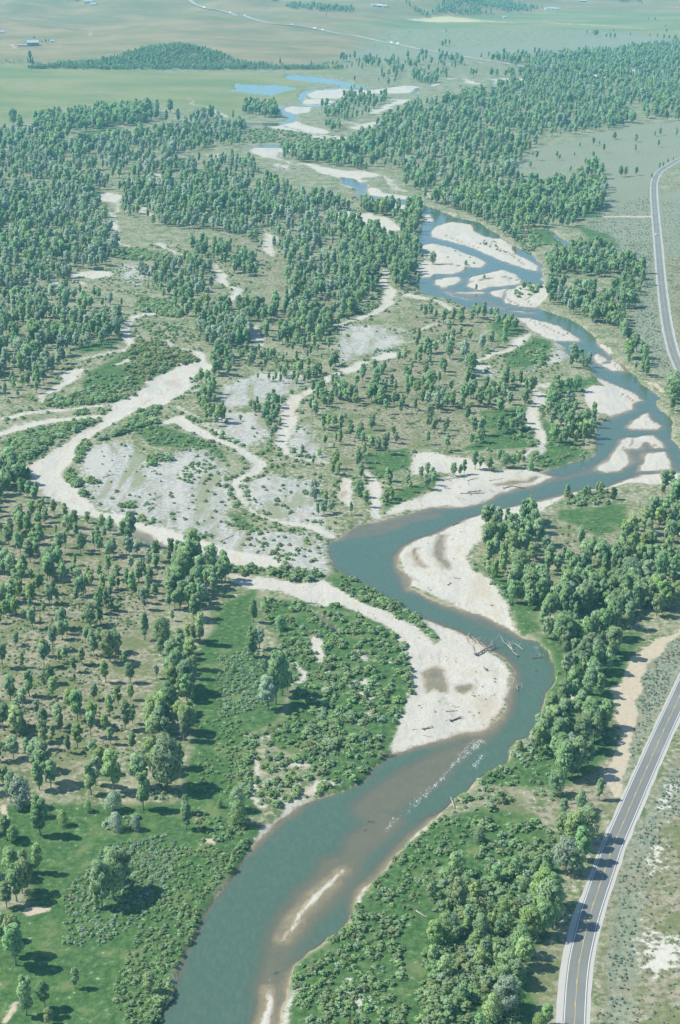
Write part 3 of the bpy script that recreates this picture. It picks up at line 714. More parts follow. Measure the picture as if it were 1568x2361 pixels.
def leaf_material(name, dark, light, grey=0.0):
    k = NT(name)
    inf = k.n("ShaderNodeObjectInfo")
    geo = k.n("ShaderNodeNewGeometry")
    tc = k.n("ShaderNodeTexCoord")
    n = k.noise(7.0, 2, 0.6, vec=tc.outputs["Object"])
    ri = geo.outputs["Random Per Island"]
    c = k.mix(k.math('MULTIPLY_ADD', n, 0.6, k.math('MULTIPLY', ri, 0.4)), dark, light)
    hs = k.n("ShaderNodeHueSaturation")
    k.put(hs.inputs["Hue"], k.math('MULTIPLY_ADD', inf.outputs["Random"], 0.040, 0.466))
    k.put(hs.inputs["Saturation"], k.math('MULTIPLY_ADD', k.math('FRACT', k.math('MULTIPLY', inf.outputs["Random"], 7.31)), 0.26, 0.74))
    k.put(hs.inputs["Value"], k.math('MULTIPLY_ADD', k.math('FRACT', k.math('MULTIPLY', inf.outputs["Random"], 3.17)), 0.42, 0.90))
    k.put(hs.inputs["Color"], c)
    pr = k.n("ShaderNodeBsdfDiffuse"); k.put(pr.inputs[0], hs.outputs[0])
    tl = k.n("ShaderNodeBsdfTranslucent"); k.put(tl.inputs[0], hs.outputs[0])
    mx = k.n("ShaderNodeMixShader"); mx.inputs[0].default_value = 0.50
    k.t.links.new(pr.outputs[0], mx.inputs[1]); k.t.links.new(tl.outputs[0], mx.inputs[2])
    return k.done(mx.outputs[0])


def plain(name, col, rough=0.9, var=0.25, scale=1.5, spec=0.2):
    k = NT(name)
    n = k.noise(scale, 4, 0.6)
    lo = tuple(v * (1 - var) for v in col); hi = tuple(min(1, v * (1 + var)) for v in col)
    c = k.mix(n, lo, hi)
    return k.done(k.principled(c, rough, spec, k.bump(n, 0.4, 0.05)))


def asphalt_material():
    k = NT("asphalt")
    n = k.noise(0.9, 4, 0.6); nl = k.noise(0.05, 3, 0.5)
    u = k.attr("across").outputs["Fac"]       # metres from the centre line
    w = k.math('ABSOLUTE', k.math('SUBTRACT', k.math('ABSOLUTE', u), 1.75))
    track = k.ramp(k.math('ABSOLUTE', k.math('SUBTRACT', w, 0.85)), 0.5, 0.1)
    c = k.mix(n, (0.126, 0.131, 0.122), (0.161, 0.168, 0.155))
    c = k.mix(k.math('MULTIPLY', track, 0.55), c, (0.131, 0.140, 0.134))
    c = k.mix(k.math('MULTIPLY', k.ramp(nl, 0.45, 0.65), 0.3), c, (0.200, 0.205, 0.181))
    return k.done(k.principled(c, 0.85, 0.25))


M = {
    "ground": ground_material(), "water": water_material(), "asphalt": asphalt_material(),
    "shoulder": plain("shoulder_gravel", (0.352, 0.336, 0.312), 0.95, 0.15, 1.2),
    "white_paint": plain("white_road_paint", (0.576, 0.576, 0.560), 0.7, 0.12, 0.6), "yellow_paint": plain("yellow_road_paint", (0.496, 0.368, 0.128), 0.7, 0.12, 0.6),
    "leaf_mid": leaf_material("cottonwood_leaf", (0.166, 0.306, 0.128), (0.296, 0.462, 0.209)),
    "leaf_bright": leaf_material("fresh_cottonwood_leaf", (0.202, 0.347, 0.108), (0.343, 0.497, 0.184)),
    "leaf_grey": leaf_material("grey_cottonwood_leaf", (0.263, 0.365, 0.231), (0.394, 0.506, 0.363)),
    "willow_leaf": leaf_material("willow_leaf", (0.171, 0.306, 0.116), (0.302, 0.462, 0.191)),
    "olive_leaf": leaf_material("yellowing_willow_leaf", (0.198, 0.261, 0.091), (0.324, 0.395, 0.168)),
    "silver_leaf": leaf_material("silverberry_leaf", (0.221, 0.350, 0.204), (0.367, 0.532, 0.339)),
    "sage_leaf": leaf_material("sagebrush_leaf", (0.200, 0.282, 0.209), (0.320, 0.414, 0.337)),
    "spruce_leaf": leaf_material("spruce_needles", (0.035, 0.070, 0.040), (0.070, 0.115, 0.060)),
    "bark": plain("cottonwood_bark", (0.20, 0.17, 0.14), 0.95, 0.3, 2.0), "dead_wood": plain("weathered_wood", (0.25, 0.225, 0.195), 0.9, 0.35, 2.0),
    "pale_wood": plain("bleached_wood", (0.36, 0.32, 0.265), 0.9, 0.25, 2.0), "dark_wood": plain("waterlogged_wood", (0.15, 0.125, 0.10), 0.9, 0.3, 2.0),
    "plank": plain("barn_boards", (0.16, 0.145, 0.13), 0.9, 0.2, 0.8), "roof_metal": plain("sheet_metal_roof", (0.36, 0.37, 0.38), 0.5, 0.1, 0.5, 0.5),
    "white_wall": plain("white_siding", (0.72, 0.72, 0.70), 0.7, 0.06, 0.5), "concrete": plain("concrete", (0.48, 0.47, 0.44), 0.9, 0.12, 0.5),
    "white_car": plain("white_car_paint", (0.78, 0.79, 0.80), 0.25, 0.02, 0.5, 0.5), "glass": plain("dark_glass", (0.03, 0.035, 0.04), 0.08, 0.1, 0.5, 0.5),
    "rubber": plain("tyre_rubber", (0.03, 0.03, 0.03), 0.9, 0.1, 0.5), "lamp": plain("lamp_lens", (0.6, 0.2, 0.15), 0.3, 0.1, 0.5), "chrome": plain("wheel_metal", (0.45, 0.46, 0.47), 0.4, 0.1, 0.5, 0.5), "farroad": plain("pale_road_surface", (0.30, 0.28, 0.245), 0.95, 0.1, 0.05),
}

# ------------------------------------------------------------------ the ground sheet
NR, NC = 1100, 521
Y0, Y1 = 200.0, 32000.0


def half_width(y):
    return 0.30 * y + 130.0


rows = Y0 * (Y1 / Y0) ** (np.arange(NR) / (NR - 1))
us = np.linspace(-1, 1, NC)
GY = np.repeat(rows[:, None], NC, 1)
GX = us[None, :] * half_width(rows)[:, None]
fx, fy = GX.ravel(), GY.ravel()
wob = 1.6 + 0.0022 * fy
wx = fx + (fbm(fx, fy, 14, 51) - 0.5) * 2 * wob + (fbm(fx, fy, 60, 57) - 0.5) * 3 * wob
wy = fy + (fbm(fx, fy, 14, 52) - 0.5) * 2 * wob + (fbm(fx, fy, 60, 58) - 0.5) * 3 * wob
rx = fx + (fbm(fx, fy, 9, 61) - 0.5) * 3.0 + (fbm(fx, fy, 28, 63) - 0.5) * (1.5 + 0.0035 * fy)
ry = fy + (fbm(fx, fy, 9, 62) - 0.5) * 3.0 + (fbm(fx, fy, 28, 64) - 0.5) * (1.5 + 0.0035 * fy)


def cover(shapes, soft0=2.5, soft1=0.0035, warp=True, grow=0.0):
    d = sd_field(wx if warp else fx, wy if warp else fy, shapes, 120.0) - grow
    soft = soft0 + soft1 * fy
    return np.clip(0.5 - d / (2 * soft), 0, 1)


sd_w = sd_field(rx, ry, WATER, 120.0)
sd_b = sd_field(rx, ry, BARS, 120.0)
sd_b = np.maximum(sd_b, -sd_field(rx, ry, SLITS, 60.0))
sd_water = np.maximum(sd_w, -sd_b)
w_gravel = np.maximum(cover(GRAVEL, 2.6, 0.003), np.clip(0.5 - sd_b / 5, 0, 1))
w_grey = cover(GREY, 5, 0.004)
w_lush = cover(LUSH, 4, 0.004)
w_dry = cover(DRY, 6, 0.006)
w_sage = cover(SAGE, 5, 0.006)
w_dirt = cover(DIRT, 1.5, 0.002)
w_chalk = cover(CHALK, 4, 0.002)
w_meadow = cover(MEADOW, 8, 0.012)
w_hay = cover(HAY, 6, 0.008)
w_bench = np.maximum(sstep(3600, 3950, fy) * sstep(120, -200, fx - 0.15 * (fy - 3700)), sstep(5000, 5600, fy))
w_bench = np.where((w_meadow > 0.5) & (fy < 6000), 0, w_bench)
_rc = ROAD[::3]
sd_road = sd_field(fx, fy, [('l', _rc[i:i + 9], [0.0] * 9) for i in range(0, len(_rc) - 1, 8)], 30.0)
shal = np.clip(0.5 - sd_field(rx, ry, SHALLOW, 60.0) / 8.0, 0, 1)
foam = np.clip(0.75 - sd_field(rx, ry, FOAM, 30.0) / 6.0, 0, 1.0)
small = np.clip(0.5 - sd_field(fx, fy, WATER[25:], 30.0) / 3.0, 0, 1)

tz = terrain(fx, fy)
gprox = np.maximum(np.clip(0.5 - sd_field(fx, fy, GRAVEL, 40.0) / 24.0, 0, 1), np.clip(0.5 - sd_b / 24.0, 0, 1))
gprox = sstep(0.0, 0.45, gprox)
depth = np.clip(-sd_water * (0.85 - 0.72 * gprox), 0, 1.7)
depth = depth * (1 - 0.74 * shal) * (1 - 0.75 * small)
steep = np.clip(sd_water * 0.60, 0, 1.15)
gentle = np.clip(sd_water * 0.05, 0, 0.95)
bank = WL + steep * (1 - w_gravel) + gentle * w_gravel
near = sstep(45, 12, sd_water)
land = tz * (1 - near) + (bank + (fbm(fx, fy, 6, 71) - 0.5) * 0.18 * np.clip(sd_water / 4, 0, 1)) * near
gz = np.where(sd_water < 0, WL - depth + (fbm(fx, fy, 3, 72) - 0.5) * 0.12, land)
# old dry channels lie a little lower
gz = gz - 0.55 * np.clip(w_gravel, 0, 1) * (1 - near) * (fy < 3400)
rd = sstep(16, 8, sd_road)
gz = gz * (1 - rd) + 0.12 * rd
# the hillside above the road
east = np.zeros_like(fx)
_rx = np.interp(fy, ROAD[:, 1], ROAD[:, 0])
east = np.clip((fx - _rx - 14) / 60.0, 0, 3) * (fy < 720)
gz = gz + east * 2.2
w_bed = np.clip(0.5 + (WL + 0.06 - gz) / 0.2, 0, 1) * (sd_water < 3) * (1 - 0.45 * small)
GZ = gz.reshape(NR, NC)


def grid_lookup(field2d):
    def f(x, y):
        x = np.asarray(x, float); y = np.asarray(y, float)
        r = np.clip(np.log(np.maximum(y, Y0) / Y0) / math.log(Y1 / Y0) * (NR - 1), 0, NR - 1.001)
        q = np.clip((x / half_width(y) + 1) / 2 * (NC - 1), 0, NC - 1.001)
        i = r.astype(int); j = q.astype(int); a = r - i; b = q - j
        return (field2d[i, j] * (1 - b) + field2d[i, j + 1] * b) * (1 - a) + (field2d[i + 1, j] * (1 - b) + field2d[i + 1, j + 1] * b) * a
    return f


ground_z = grid_lookup(GZ)
at_water = grid_lookup(sd_water.reshape(NR, NC))
at_gravel = grid_lookup(w_gravel.reshape(NR, NC))
at_road = grid_lookup(sd_road.reshape(NR, NC))
at_dirt = grid_lookup(w_dirt.reshape(NR, NC))


def mesh_from(name, verts, faces, mat=None):
    me = bpy.data.meshes.new(name)
    verts = np.asarray(verts, np.float32); faces = np.asarray(faces, np.int32)
    k = faces.shape[1]
    me.vertices.add(len(verts)); me.vertices.foreach_set("co", verts.ravel())
    me.loops.add(faces.size); me.loops.foreach_set("vertex_index", faces.ravel())
    me.polygons.add(len(faces))
    me.polygons.foreach_set("loop_start", np.arange(0, faces.size, k, dtype=np.int32))
    me.update(calc_edges=True)
    if mat is not None: me.materials.append(mat)
    return me


def add_attr(me, name, data):
    data = np.asarray(data, np.float32)
    if data.ndim == 2:
        a = me.attributes.new(name, 'FLOAT_COLOR', 'POINT'); a.data.foreach_set("color", data.ravel())
    else:
        a = me.attributes.new(name, 'FLOAT', 'POINT'); a.data.foreach_set("value", data)


idx = np.arange(NR * NC).reshape(NR, NC)
quads = np.stack([idx[:-1, :-1], idx[:-1, 1:], idx[1:, 1:], idx[1:, :-1]], -1).reshape(-1, 4)
verts = np.stack([fx, fy, gz], -1)
me = mesh_from("ground", verts, quads, M["ground"])
add_attr(me, "cover_a", np.stack([w_gravel, w_grey, w_lush, w_dry], -1))
add_attr(me, "cover_b", np.stack([w_sage, w_dirt, w_chalk, w_meadow], -1))
add_attr(me, "cover_c", np.stack([w_hay, w_bench, w_bed, np.ones_like(fx)], -1))
me.polygons.foreach_set("use_smooth", np.ones(len(me.polygons), bool))
ground = link(bpy.data.objects.new("ground", me))
tag(ground, "valley floor of gravel bars, grass, sage and woodland litter", "ground", kind="structure")

# ------------------------------------------------------------------ the river and its ponds: one level sheet in the carved channel
wq = quads[(sd_water[quads].min(1) < 3.0)]
used = np.unique(wq)
remap = np.full(NR * NC, -1); remap[used] = np.arange(len(used))
wv = np.stack([fx[used], fy[used], np.full(len(used), WL)], -1)
me = mesh_from("river", wv, remap[wq], M["water"])
add_attr(me, "depth", np.clip(WL - gz[used], 0, 3))
add_attr(me, "foam", foam[used])
me.polygons.foreach_set("use_smooth", np.ones(len(me.polygons), bool))
river = link(bpy.data.objects.new("river", me))
tag(river, "braided teal river winding through pale gravel bars", "river", kind="structure")

# ------------------------------------------------------------------ roads


def ribbon(name, line, u0, u1, z, mat, parent=None, s0=None, s1=None, attr=False, follow=False):
    t = np.gradient(line, axis=0); t /= np.linalg.norm(t, axis=1)[:, None]
    nrm = np.stack([t[:, 1], -t[:, 0]], -1)
    u0 = np.broadcast_to(u0, len(line)); u1 = np.broadcast_to(u1, len(line))
    a = line + nrm * u0[:, None]; b = line + nrm * u1[:, None]
    za = ground_z(a[:, 0], a[:, 1]) + z if follow else np.full(len(line), z)
    zb = ground_z(b[:, 0], b[:, 1]) + z if follow else np.full(len(line), z)
    if follow: za = zb = np.maximum(za, zb)
    v = np.concatenate([np.column_stack([a, za]), np.column_stack([b, zb])])
    n = len(line); i = np.arange(n - 1)
    f = np.stack([i, i + n, i + n + 1, i + 1], -1)
    me = mesh_from(name, v, f, mat)
    if attr: add_attr(me, "across", np.concatenate([u0, u1]))
    o = link(bpy.data.objects.new(name, me), parent)
    return o


road = link(bpy.data.objects.new("road", None))
tag(road, "two lane asphalt road curving along the east side of the valley", "road", kind="structure")
rag = fbm(ROAD[:, 0], ROAD[:, 1], 9, 91)
seg0 = np.concatenate([[0], np.cumsum(np.hypot(*np.diff(ROAD, axis=0).T))])
ribbon("gravel_shoulder", ROAD, -4.5 - rag * 1.0 - 1.4 * sstep(110, 60, seg0), 4.9 + rag * 1.0, 0.16, M["shoulder"], road)
o = ribbon("asphalt_surface", ROAD, -4.0, 4.0, 0.22, M["asphalt"], road)
# cross subdivision for the wheel tracks
cols = np.linspace(-4.0, 4.0, 17)
t = np.gradient(ROAD, axis=0); t /= np.linalg.norm(t, axis=1)[:, None]
nrm = np.stack([t[:, 1], -t[:, 0]], -1)
v = (ROAD[:, None, :] + nrm[:, None, :] * cols[None, :, None]).reshape(-1, 2)
v = np.column_stack([v, np.full(len(v), 0.22)])
ii = np.arange(len(ROAD) * 17).reshape(len(ROAD), 17)
f = np.stack([ii[:-1, :-1], ii[:-1, 1:], ii[1:, 1:], ii[1:, :-1]], -1).reshape(-1, 4)
me = mesh_from("asphalt_surface", v, f, M["asphalt"]); add_attr(me, "across", np.tile(cols, len(ROAD)))
o.data = me
ribbon("edge_line", ROAD, -3.60, -3.38, 0.25, M["white_paint"], road)
ribbon("edge_line", ROAD, 3.38, 3.60, 0.25, M["white_paint"], road)
seg = np.concatenate([[0], np.cumsum(np.hypot(*np.diff(ROAD, axis=0).T))])
ribbon("centre_line", ROAD, 0.06, 0.20, 0.25, M["yellow_paint"], road)
# the passing side is broken: three metre dashes every twelve
vv, ff = [], []
for s in np.arange(10, seg[-1] - 10, 12.2):
    if s > 900: break
    pts = [np.array([np.interp(s + q, seg, ROAD[:, 0]), np.interp(s + q, seg, ROAD[:, 1])]) for q in (0, 1.5, 3.05)]
    for p, q in ((0, 1), (1, 2)):
        d = pts[q] - pts[p]; d /= np.hypot(*d); nn = np.array([d[1], -d[0]])
        b0 = len(vv)
        for pt, u in ((pts[p], -0.20), (pts[p], -0.06), (pts[q], -0.06), (pts[q], -0.20)):
            w = pt + nn * u; vv.append((w[0], w[1], 0.25))
        ff.append((b0, b0 + 1, b0 + 2, b0 + 3))
dl = link(bpy.data.objects.new("broken_centre_line", mesh_from("broken_centre_line", vv, ff, M["yellow_paint"])), road)
dl["kind"] = "stuff"

far_road = ribbon("road", FARROAD, -7.0, 7.0, 0.9, M["farroad"], follow=True)
tag(far_road, "pale distant highway crossing the grassland to the bridge", "road", kind="structure")

# ------------------------------------------------------------------ plant models (unit height, base at the origin)
def quads_at(cent, nrm, size, r, elong=1.0):
    """a tilted leaf-clump face at every centre"""
    n = len(cent)
    nrm = nrm / (np.linalg.norm(nrm, axis=1)[:, None] + 1e-9)
    ref = r.normal(size=(n, 3))
    a = np.cross(nrm, ref); a /= np.linalg.norm(a, axis=1)[:, None] + 1e-9
    b = np.cross(nrm, a)
    s = size[:, None]
    bend = nrm * s * 0.35
    v = np.stack([cent - a * s - b * s * elong - bend, cent + a * s - b * s * elong * 0.8, cent + a * s * 0.9 + b * s * elong - bend, cent - a * s * 0.8 + b * s * elong], 1).reshape(-1, 3)
    f = np.arange(4 * n).reshape(n, 4)
    return v, f


def crown_geo(seed, width, base, nl, nq, size, shape="round", lobe=0.40):
    r = np.random.default_rng(seed)
    cs, ns, lobes = [], [], []
    H = 1 - base
    for i in range(nl):
        t = (i + r.uniform(0.1, 0.9)) / nl
        if shape == "column": prof = 0.55 + 0.45 * math.sin(math.pi * (0.25 + 0.6 * t))
        elif shape == "bush": prof = math.sqrt(max(0.02, 1 - t ** 2.0))
        elif shape == "top": prof = 0.35 + 0.75 * math.sin(math.pi * min(1, 0.10 + 0.80 * t)) * (0.6 + 0.5 * t)
        else: prof = math.sin(math.pi * (0.16 + 0.72 * t)) ** 0.8
        rad = width * 0.5 * prof
        ang = i * 2.4 + r.uniform(-0.6, 0.6)
        lr = width * lobe * 0.88 * r.uniform(0.5, 1.12) * (0.55 + 0.45 * prof)
        rr = max(0.0, rad - lr * 0.55) * r.uniform(0.65, 1.05)
        z = base + H * (0.10 + 0.80 * t)
        lobes.append((rr * math.cos(ang), rr * math.sin(ang), z, lr))
    per = nq // nl
    sn = []
    mid = np.array([0, 0, base + H * 0.45])
    for (x, y, z, lr) in lobes:
        d = r.normal(size=(per, 3)); d[:, 2] = d[:, 2] * 0.9 + 0.25
        d /= np.linalg.norm(d, axis=1)[:, None]
        rad = lr * (0.82 + 0.25 * r.uniform(size=per))
        p = d * rad[:, None] * np.array([1, 1, 0.85 if shape != "column" else 1.25]) + np.array([x, y, z])
        cs.append(p); ns.append(d + r.normal(size=(per, 3)) * 0.28)
        o = p - mid; o /= np.linalg.norm(o, axis=1)[:, None] + 1e-9
        q = d * 0.62 + o * 0.40 + np.array([0, 0, 0.50]) + r.normal(size=(per, 3)) * 0.22
        sn.append(q / np.linalg.norm(q, axis=1)[:, None])
    c = np.concatenate(cs); n = np.concatenate(ns)
    c[:, 2] = np.clip(c[:, 2], 0.03, 1.0)
    s = size * r.uniform(0.6, 1.25, len(c))
    return quads_at(c, n, s, r) + (lobes, np.repeat(np.concatenate(sn), 4, 0))


def tube(path, radii, sides=6):
    path = np.asarray(path, float)
    vs, fs = [], []
    for i, p in enumerate(path):
        d = path[min(i + 1, len(path) - 1)] - path[max(i - 1, 0)]
        d /= np.linalg.norm(d) + 1e-9
        ref = np.array([0, 0, 1.0]) if abs(d[2]) < 0.9 else np.array([1.0, 0, 0])
        a = np.cross(d, ref); a /= np.linalg.norm(a); b = np.cross(d, a)
        for k in range(sides):
            t = 2 * math.pi * k / sides
            vs.append(p + (a * math.cos(t) + b * math.sin(t)) * radii[i])
    n = len(path)
    for i in range(n - 1):
        for k in range(sides):
            k2 = (k + 1) % sides
            fs.append((i * sides + k, i * sides + k2, (i + 1) * sides + k2, (i + 1) * sides + k))
    vs.append(path[0]); vs.append(path[-1])
    for k in range(sides):
        k2 = (k + 1) % sides
        fs.append((n * sides, k2, k, k)); fs.append((n * sides + 1, (n - 1) * sides + k, (n - 1) * sides + k2, (n - 1) * sides + k2))
    return np.array(vs), fs


class Geo:
    """collects faces and builds one mesh"""
    def __init__(self): self.v, self.f, self.n, self.mi = [], [], 0, []

    def add(self, v, f, mi=0):
        self.v.append(np.asarray(v, float))
        for q in f:
            q = [int(w) + self.n for w in dict.fromkeys(int(x) for x in q)]
            self.f.append(q); self.mi.append(mi)
        self.n += len(v)
        return self

    def box(self, lo, hi, mi=0, taper=1.0):
        x0, y0, z0 = lo; x1, y1, z1 = hi
        cx, cy_ = (x0 + x1) / 2, (y0 + y1) / 2
        tx = lambda x: cx + (x - cx) * taper
        ty = lambda y: cy_ + (y - cy_) * taper
        v = [(x0, y0, z0), (x1, y0, z0), (x1, y1, z0), (x0, y1, z0), (tx(x0), ty(y0), z1), (tx(x1), ty(y0), z1), (tx(x1), ty(y1), z1), (tx(x0), ty(y1), z1)]
        return self.add(v, [(0, 3, 2, 1), (4, 5, 6, 7), (0, 1, 5, 4), (1, 2, 6, 5), (2, 3, 7, 6), (3, 0, 4, 7)], mi)

    def tube(self, path, radii, sides=6, mi=0):
        v, f = tube(path, radii, sides)
        return self.add(v, f, mi)

    def mesh(self, name, mats, smooth=False):
        me = bpy.data.meshes.new(name)
        me.from_pydata(np.concatenate(self.v).tolist(), [], self.f)
        for m in (mats if isinstance(mats, (list, tuple)) else [mats]): me.materials.append(m)
        if max(self.mi) > 0: me.polygons.foreach_set("material_index", self.mi)
        if smooth: me.polygons.foreach_set("use_smooth", np.ones(len(me.polygons), bool))
        me.update()
        return me

    def obj(self, name, mats, parent=None, smooth=False):
        return link(bpy.data.objects.new(name, self.mesh(name, mats, smooth)), parent)


def trunk_geo(g, seed, lobes, base, r0=0.022, sides=6, limbs=6, mi=0):
    r = np.random.default_rng(seed)
    top = 0.72
    path = [(0, 0, -0.03)]
    x = y = 0
    for z in np.linspace(0.1, top, 5):
        x += r.uniform(-0.015, 0.015); y += r.uniform(-0.015, 0.015); path.append((x, y, z))
    g.tube(path, list(np.linspace(r0, r0 * 0.35, len(path))), sides, mi)
    for lb in lobes[1:1 + limbs]:
        z0 = max(base * 0.8, lb[2] - 0.18)
        a = np.array([x * z0 / top, y * z0 / top, z0]); b = np.array(lb[:3])
        m = (a + b) / 2 + np.array([0, 0, -0.03])
        g.tube([a, m, b], [r0 * 0.5, r0 * 0.34, r0 * 0.12], 4, mi)


SHAPES = [  # word, width, crown base, shape, lobe size
    ("broad", 0.66, 0.16, "round", 0.34), ("rounded", 0.50, 0.20, "round", 0.36), ("slender", 0.31, 0.18, "column", 0.42),
    ("high-crowned", 0.44, 0.34, "top", 0.36), ("ragged", 0.46, 0.24, "top", 0.30), ("bushy", 0.80, 0.04, "bush", 0.36), ("upright", 0.39, 0.22, "round", 0.40)]
TONES = [("leaf_mid", "green"), ("leaf_bright", "bright"), ("leaf_grey", "grey")]



def leafy(me, sn):
    """leaf clumps take the light like the round mass they belong to"""
    n = len(me.vertices)
    nn = np.zeros((n, 3)); nn[:len(sn)] = sn
    me.polygons.foreach_set("use_smooth", np.ones(len(me.polygons), bool))
    if n > len(sn):
        vn = np.zeros(n * 3, np.float32); me.vertices.foreach_get("normal", vn); nn[len(sn):] = vn.reshape(-1, 3)[len(sn):]
    me.normals_split_custom_set_from_vertices(nn.tolist())
    return me


near_crown, near_trunk = [], []
for i, (w, wd, bs, shp, lb) in enumerate(SHAPES):
    pair_c, pair_t = [], []
    for var in range(2):
        v, f, lobes, sn = crown_geo(100 + i * 7 + var, wd, bs, 15 if wd > 0.45 else 11, 1950, 0.0225, shp, lb)
        pair_c.append(leafy(mesh_from("cottonwood_crown", v, f, M["leaf_mid"]), sn))
        g = Geo(); trunk_geo(g, 300 + i * 7 + var, lobes, bs)
        pair_t.append(g.mesh("cottonwood_trunk", M["bark"], True))
    near_crown.append(pair_c); near_trunk.append(pair_t)

PROTO = bpy.data.collections.new("far_plants")     # not part of the scene, only drawn from
PROTO_W = bpy.data.collections.new("far_willows")
PROTO_S = bpy.data.collections.new("far_sage")


def proto(coll, k, geo, mats, sn):
    me = geo.mesh(coll.name, mats)
    leafy(me, sn)
    o = bpy.data.objects.new("%s_%02d" % (coll.name, k), me)
    coll.objects.link(o)


kk = 0
for i, (w, wd, bs, shp, lb) in enumerate(SHAPES):
    for ti, (tn, _) in enumerate(TONES):
        v, f, lobes, sn = crown_geo(500 + i * 7 + ti, wd, bs, 9, 420, 0.044, shp, lb * 1.05)
        g = Geo(); g.add(v, f, 0); trunk_geo(g, 600 + i, lobes, bs, 0.024, 4, 3, 1)
        proto(PROTO, kk, g, [M[tn], M["bark"]], sn); kk += 1

WT = ["willow_leaf", "willow_leaf", "olive_leaf", "silver_leaf"]


def bush_geo(seed, nq, size, width=1.15, nl=7):
    r = np.random.default_rng(seed)
    v, f, lobes, sn = crown_geo(seed, width, 0.02, nl, nq, size, "bush", 0.34)
    return v, f, lobes, sn


willow_leafs, willow_stems = [], []
for i in range(5):
    v, f, lobes, sn = bush_geo(800 + i, 420, 0.062, 1.0 + 0.15 * (i % 3), 8)
    willow_leafs.append(leafy(mesh_from("willow_foliage", v, f, M["willow_leaf"]), sn))
    g = Geo()
    for lb in lobes[:6]:
        g.tube([(lb[0] * 0.15, lb[1] * 0.15, -0.05), (lb[0] * 0.6, lb[1] * 0.6, lb[2] * 0.55), lb[:3]], [0.02, 0.014, 0.005], 4)
    willow_stems.append(g.mesh("willow_stems", M["bark"]))
for i in range(8):
    v, f, lobes, sn = bush_geo(850 + i, 130, 0.115, 1.0 + 0.2 * (i % 3), 6)
    g = Geo(); g.add(v, f)
    proto(PROTO_W, i, g, [M[WT[i % 4]]], sn)
for i in range(4):
    v, f, lobes, sn = bush_geo(900 + i, 44, 0.19, 1.5, 4)
    g = Geo(); g.add(v, f)
    proto(PROTO_S, i, g, [M["sage_leaf"]], sn)


def spruce_geo(seed, g=None, n=420):
    r = np.random.default_rng(seed)
    t = r.uniform(0, 1, n) ** 0.8
    z = 0.06 + 0.93 * t
    rad = 0.17 * (1 - t) ** 0.9 * (0.75 + 0.35 * np.sin(t * 55)) + 0.008
    a = r.uniform(0, 2 * math.pi, n)
    rr = rad * r.uniform(0.45, 1.0, n) ** 0.5
    c = np.stack([rr * np.cos(a), rr * np.sin(a), z], -1)
    nn = np.stack([np.cos(a), np.sin(a), np.full(n, 0.9)], -1) + r.normal(size=(n, 3)) * 0.3
    return quads_at(c, nn, 0.034 * (1.15 - 0.7 * t), r)


spruce_crowns = []
for i in range(2):
    v, f = spruce_geo(950 + i)
    spruce_crowns.append(mesh_from("spruce_crown", v, f, M["spruce_leaf"]))
g = Geo(); g.tube([(0, 0, -0.02), (0, 0, 0.5), (0, 0, 0.97)], [0.018, 0.011, 0.002], 5)
spruce_trunk = g.mesh("spruce_trunk", M["bark"])

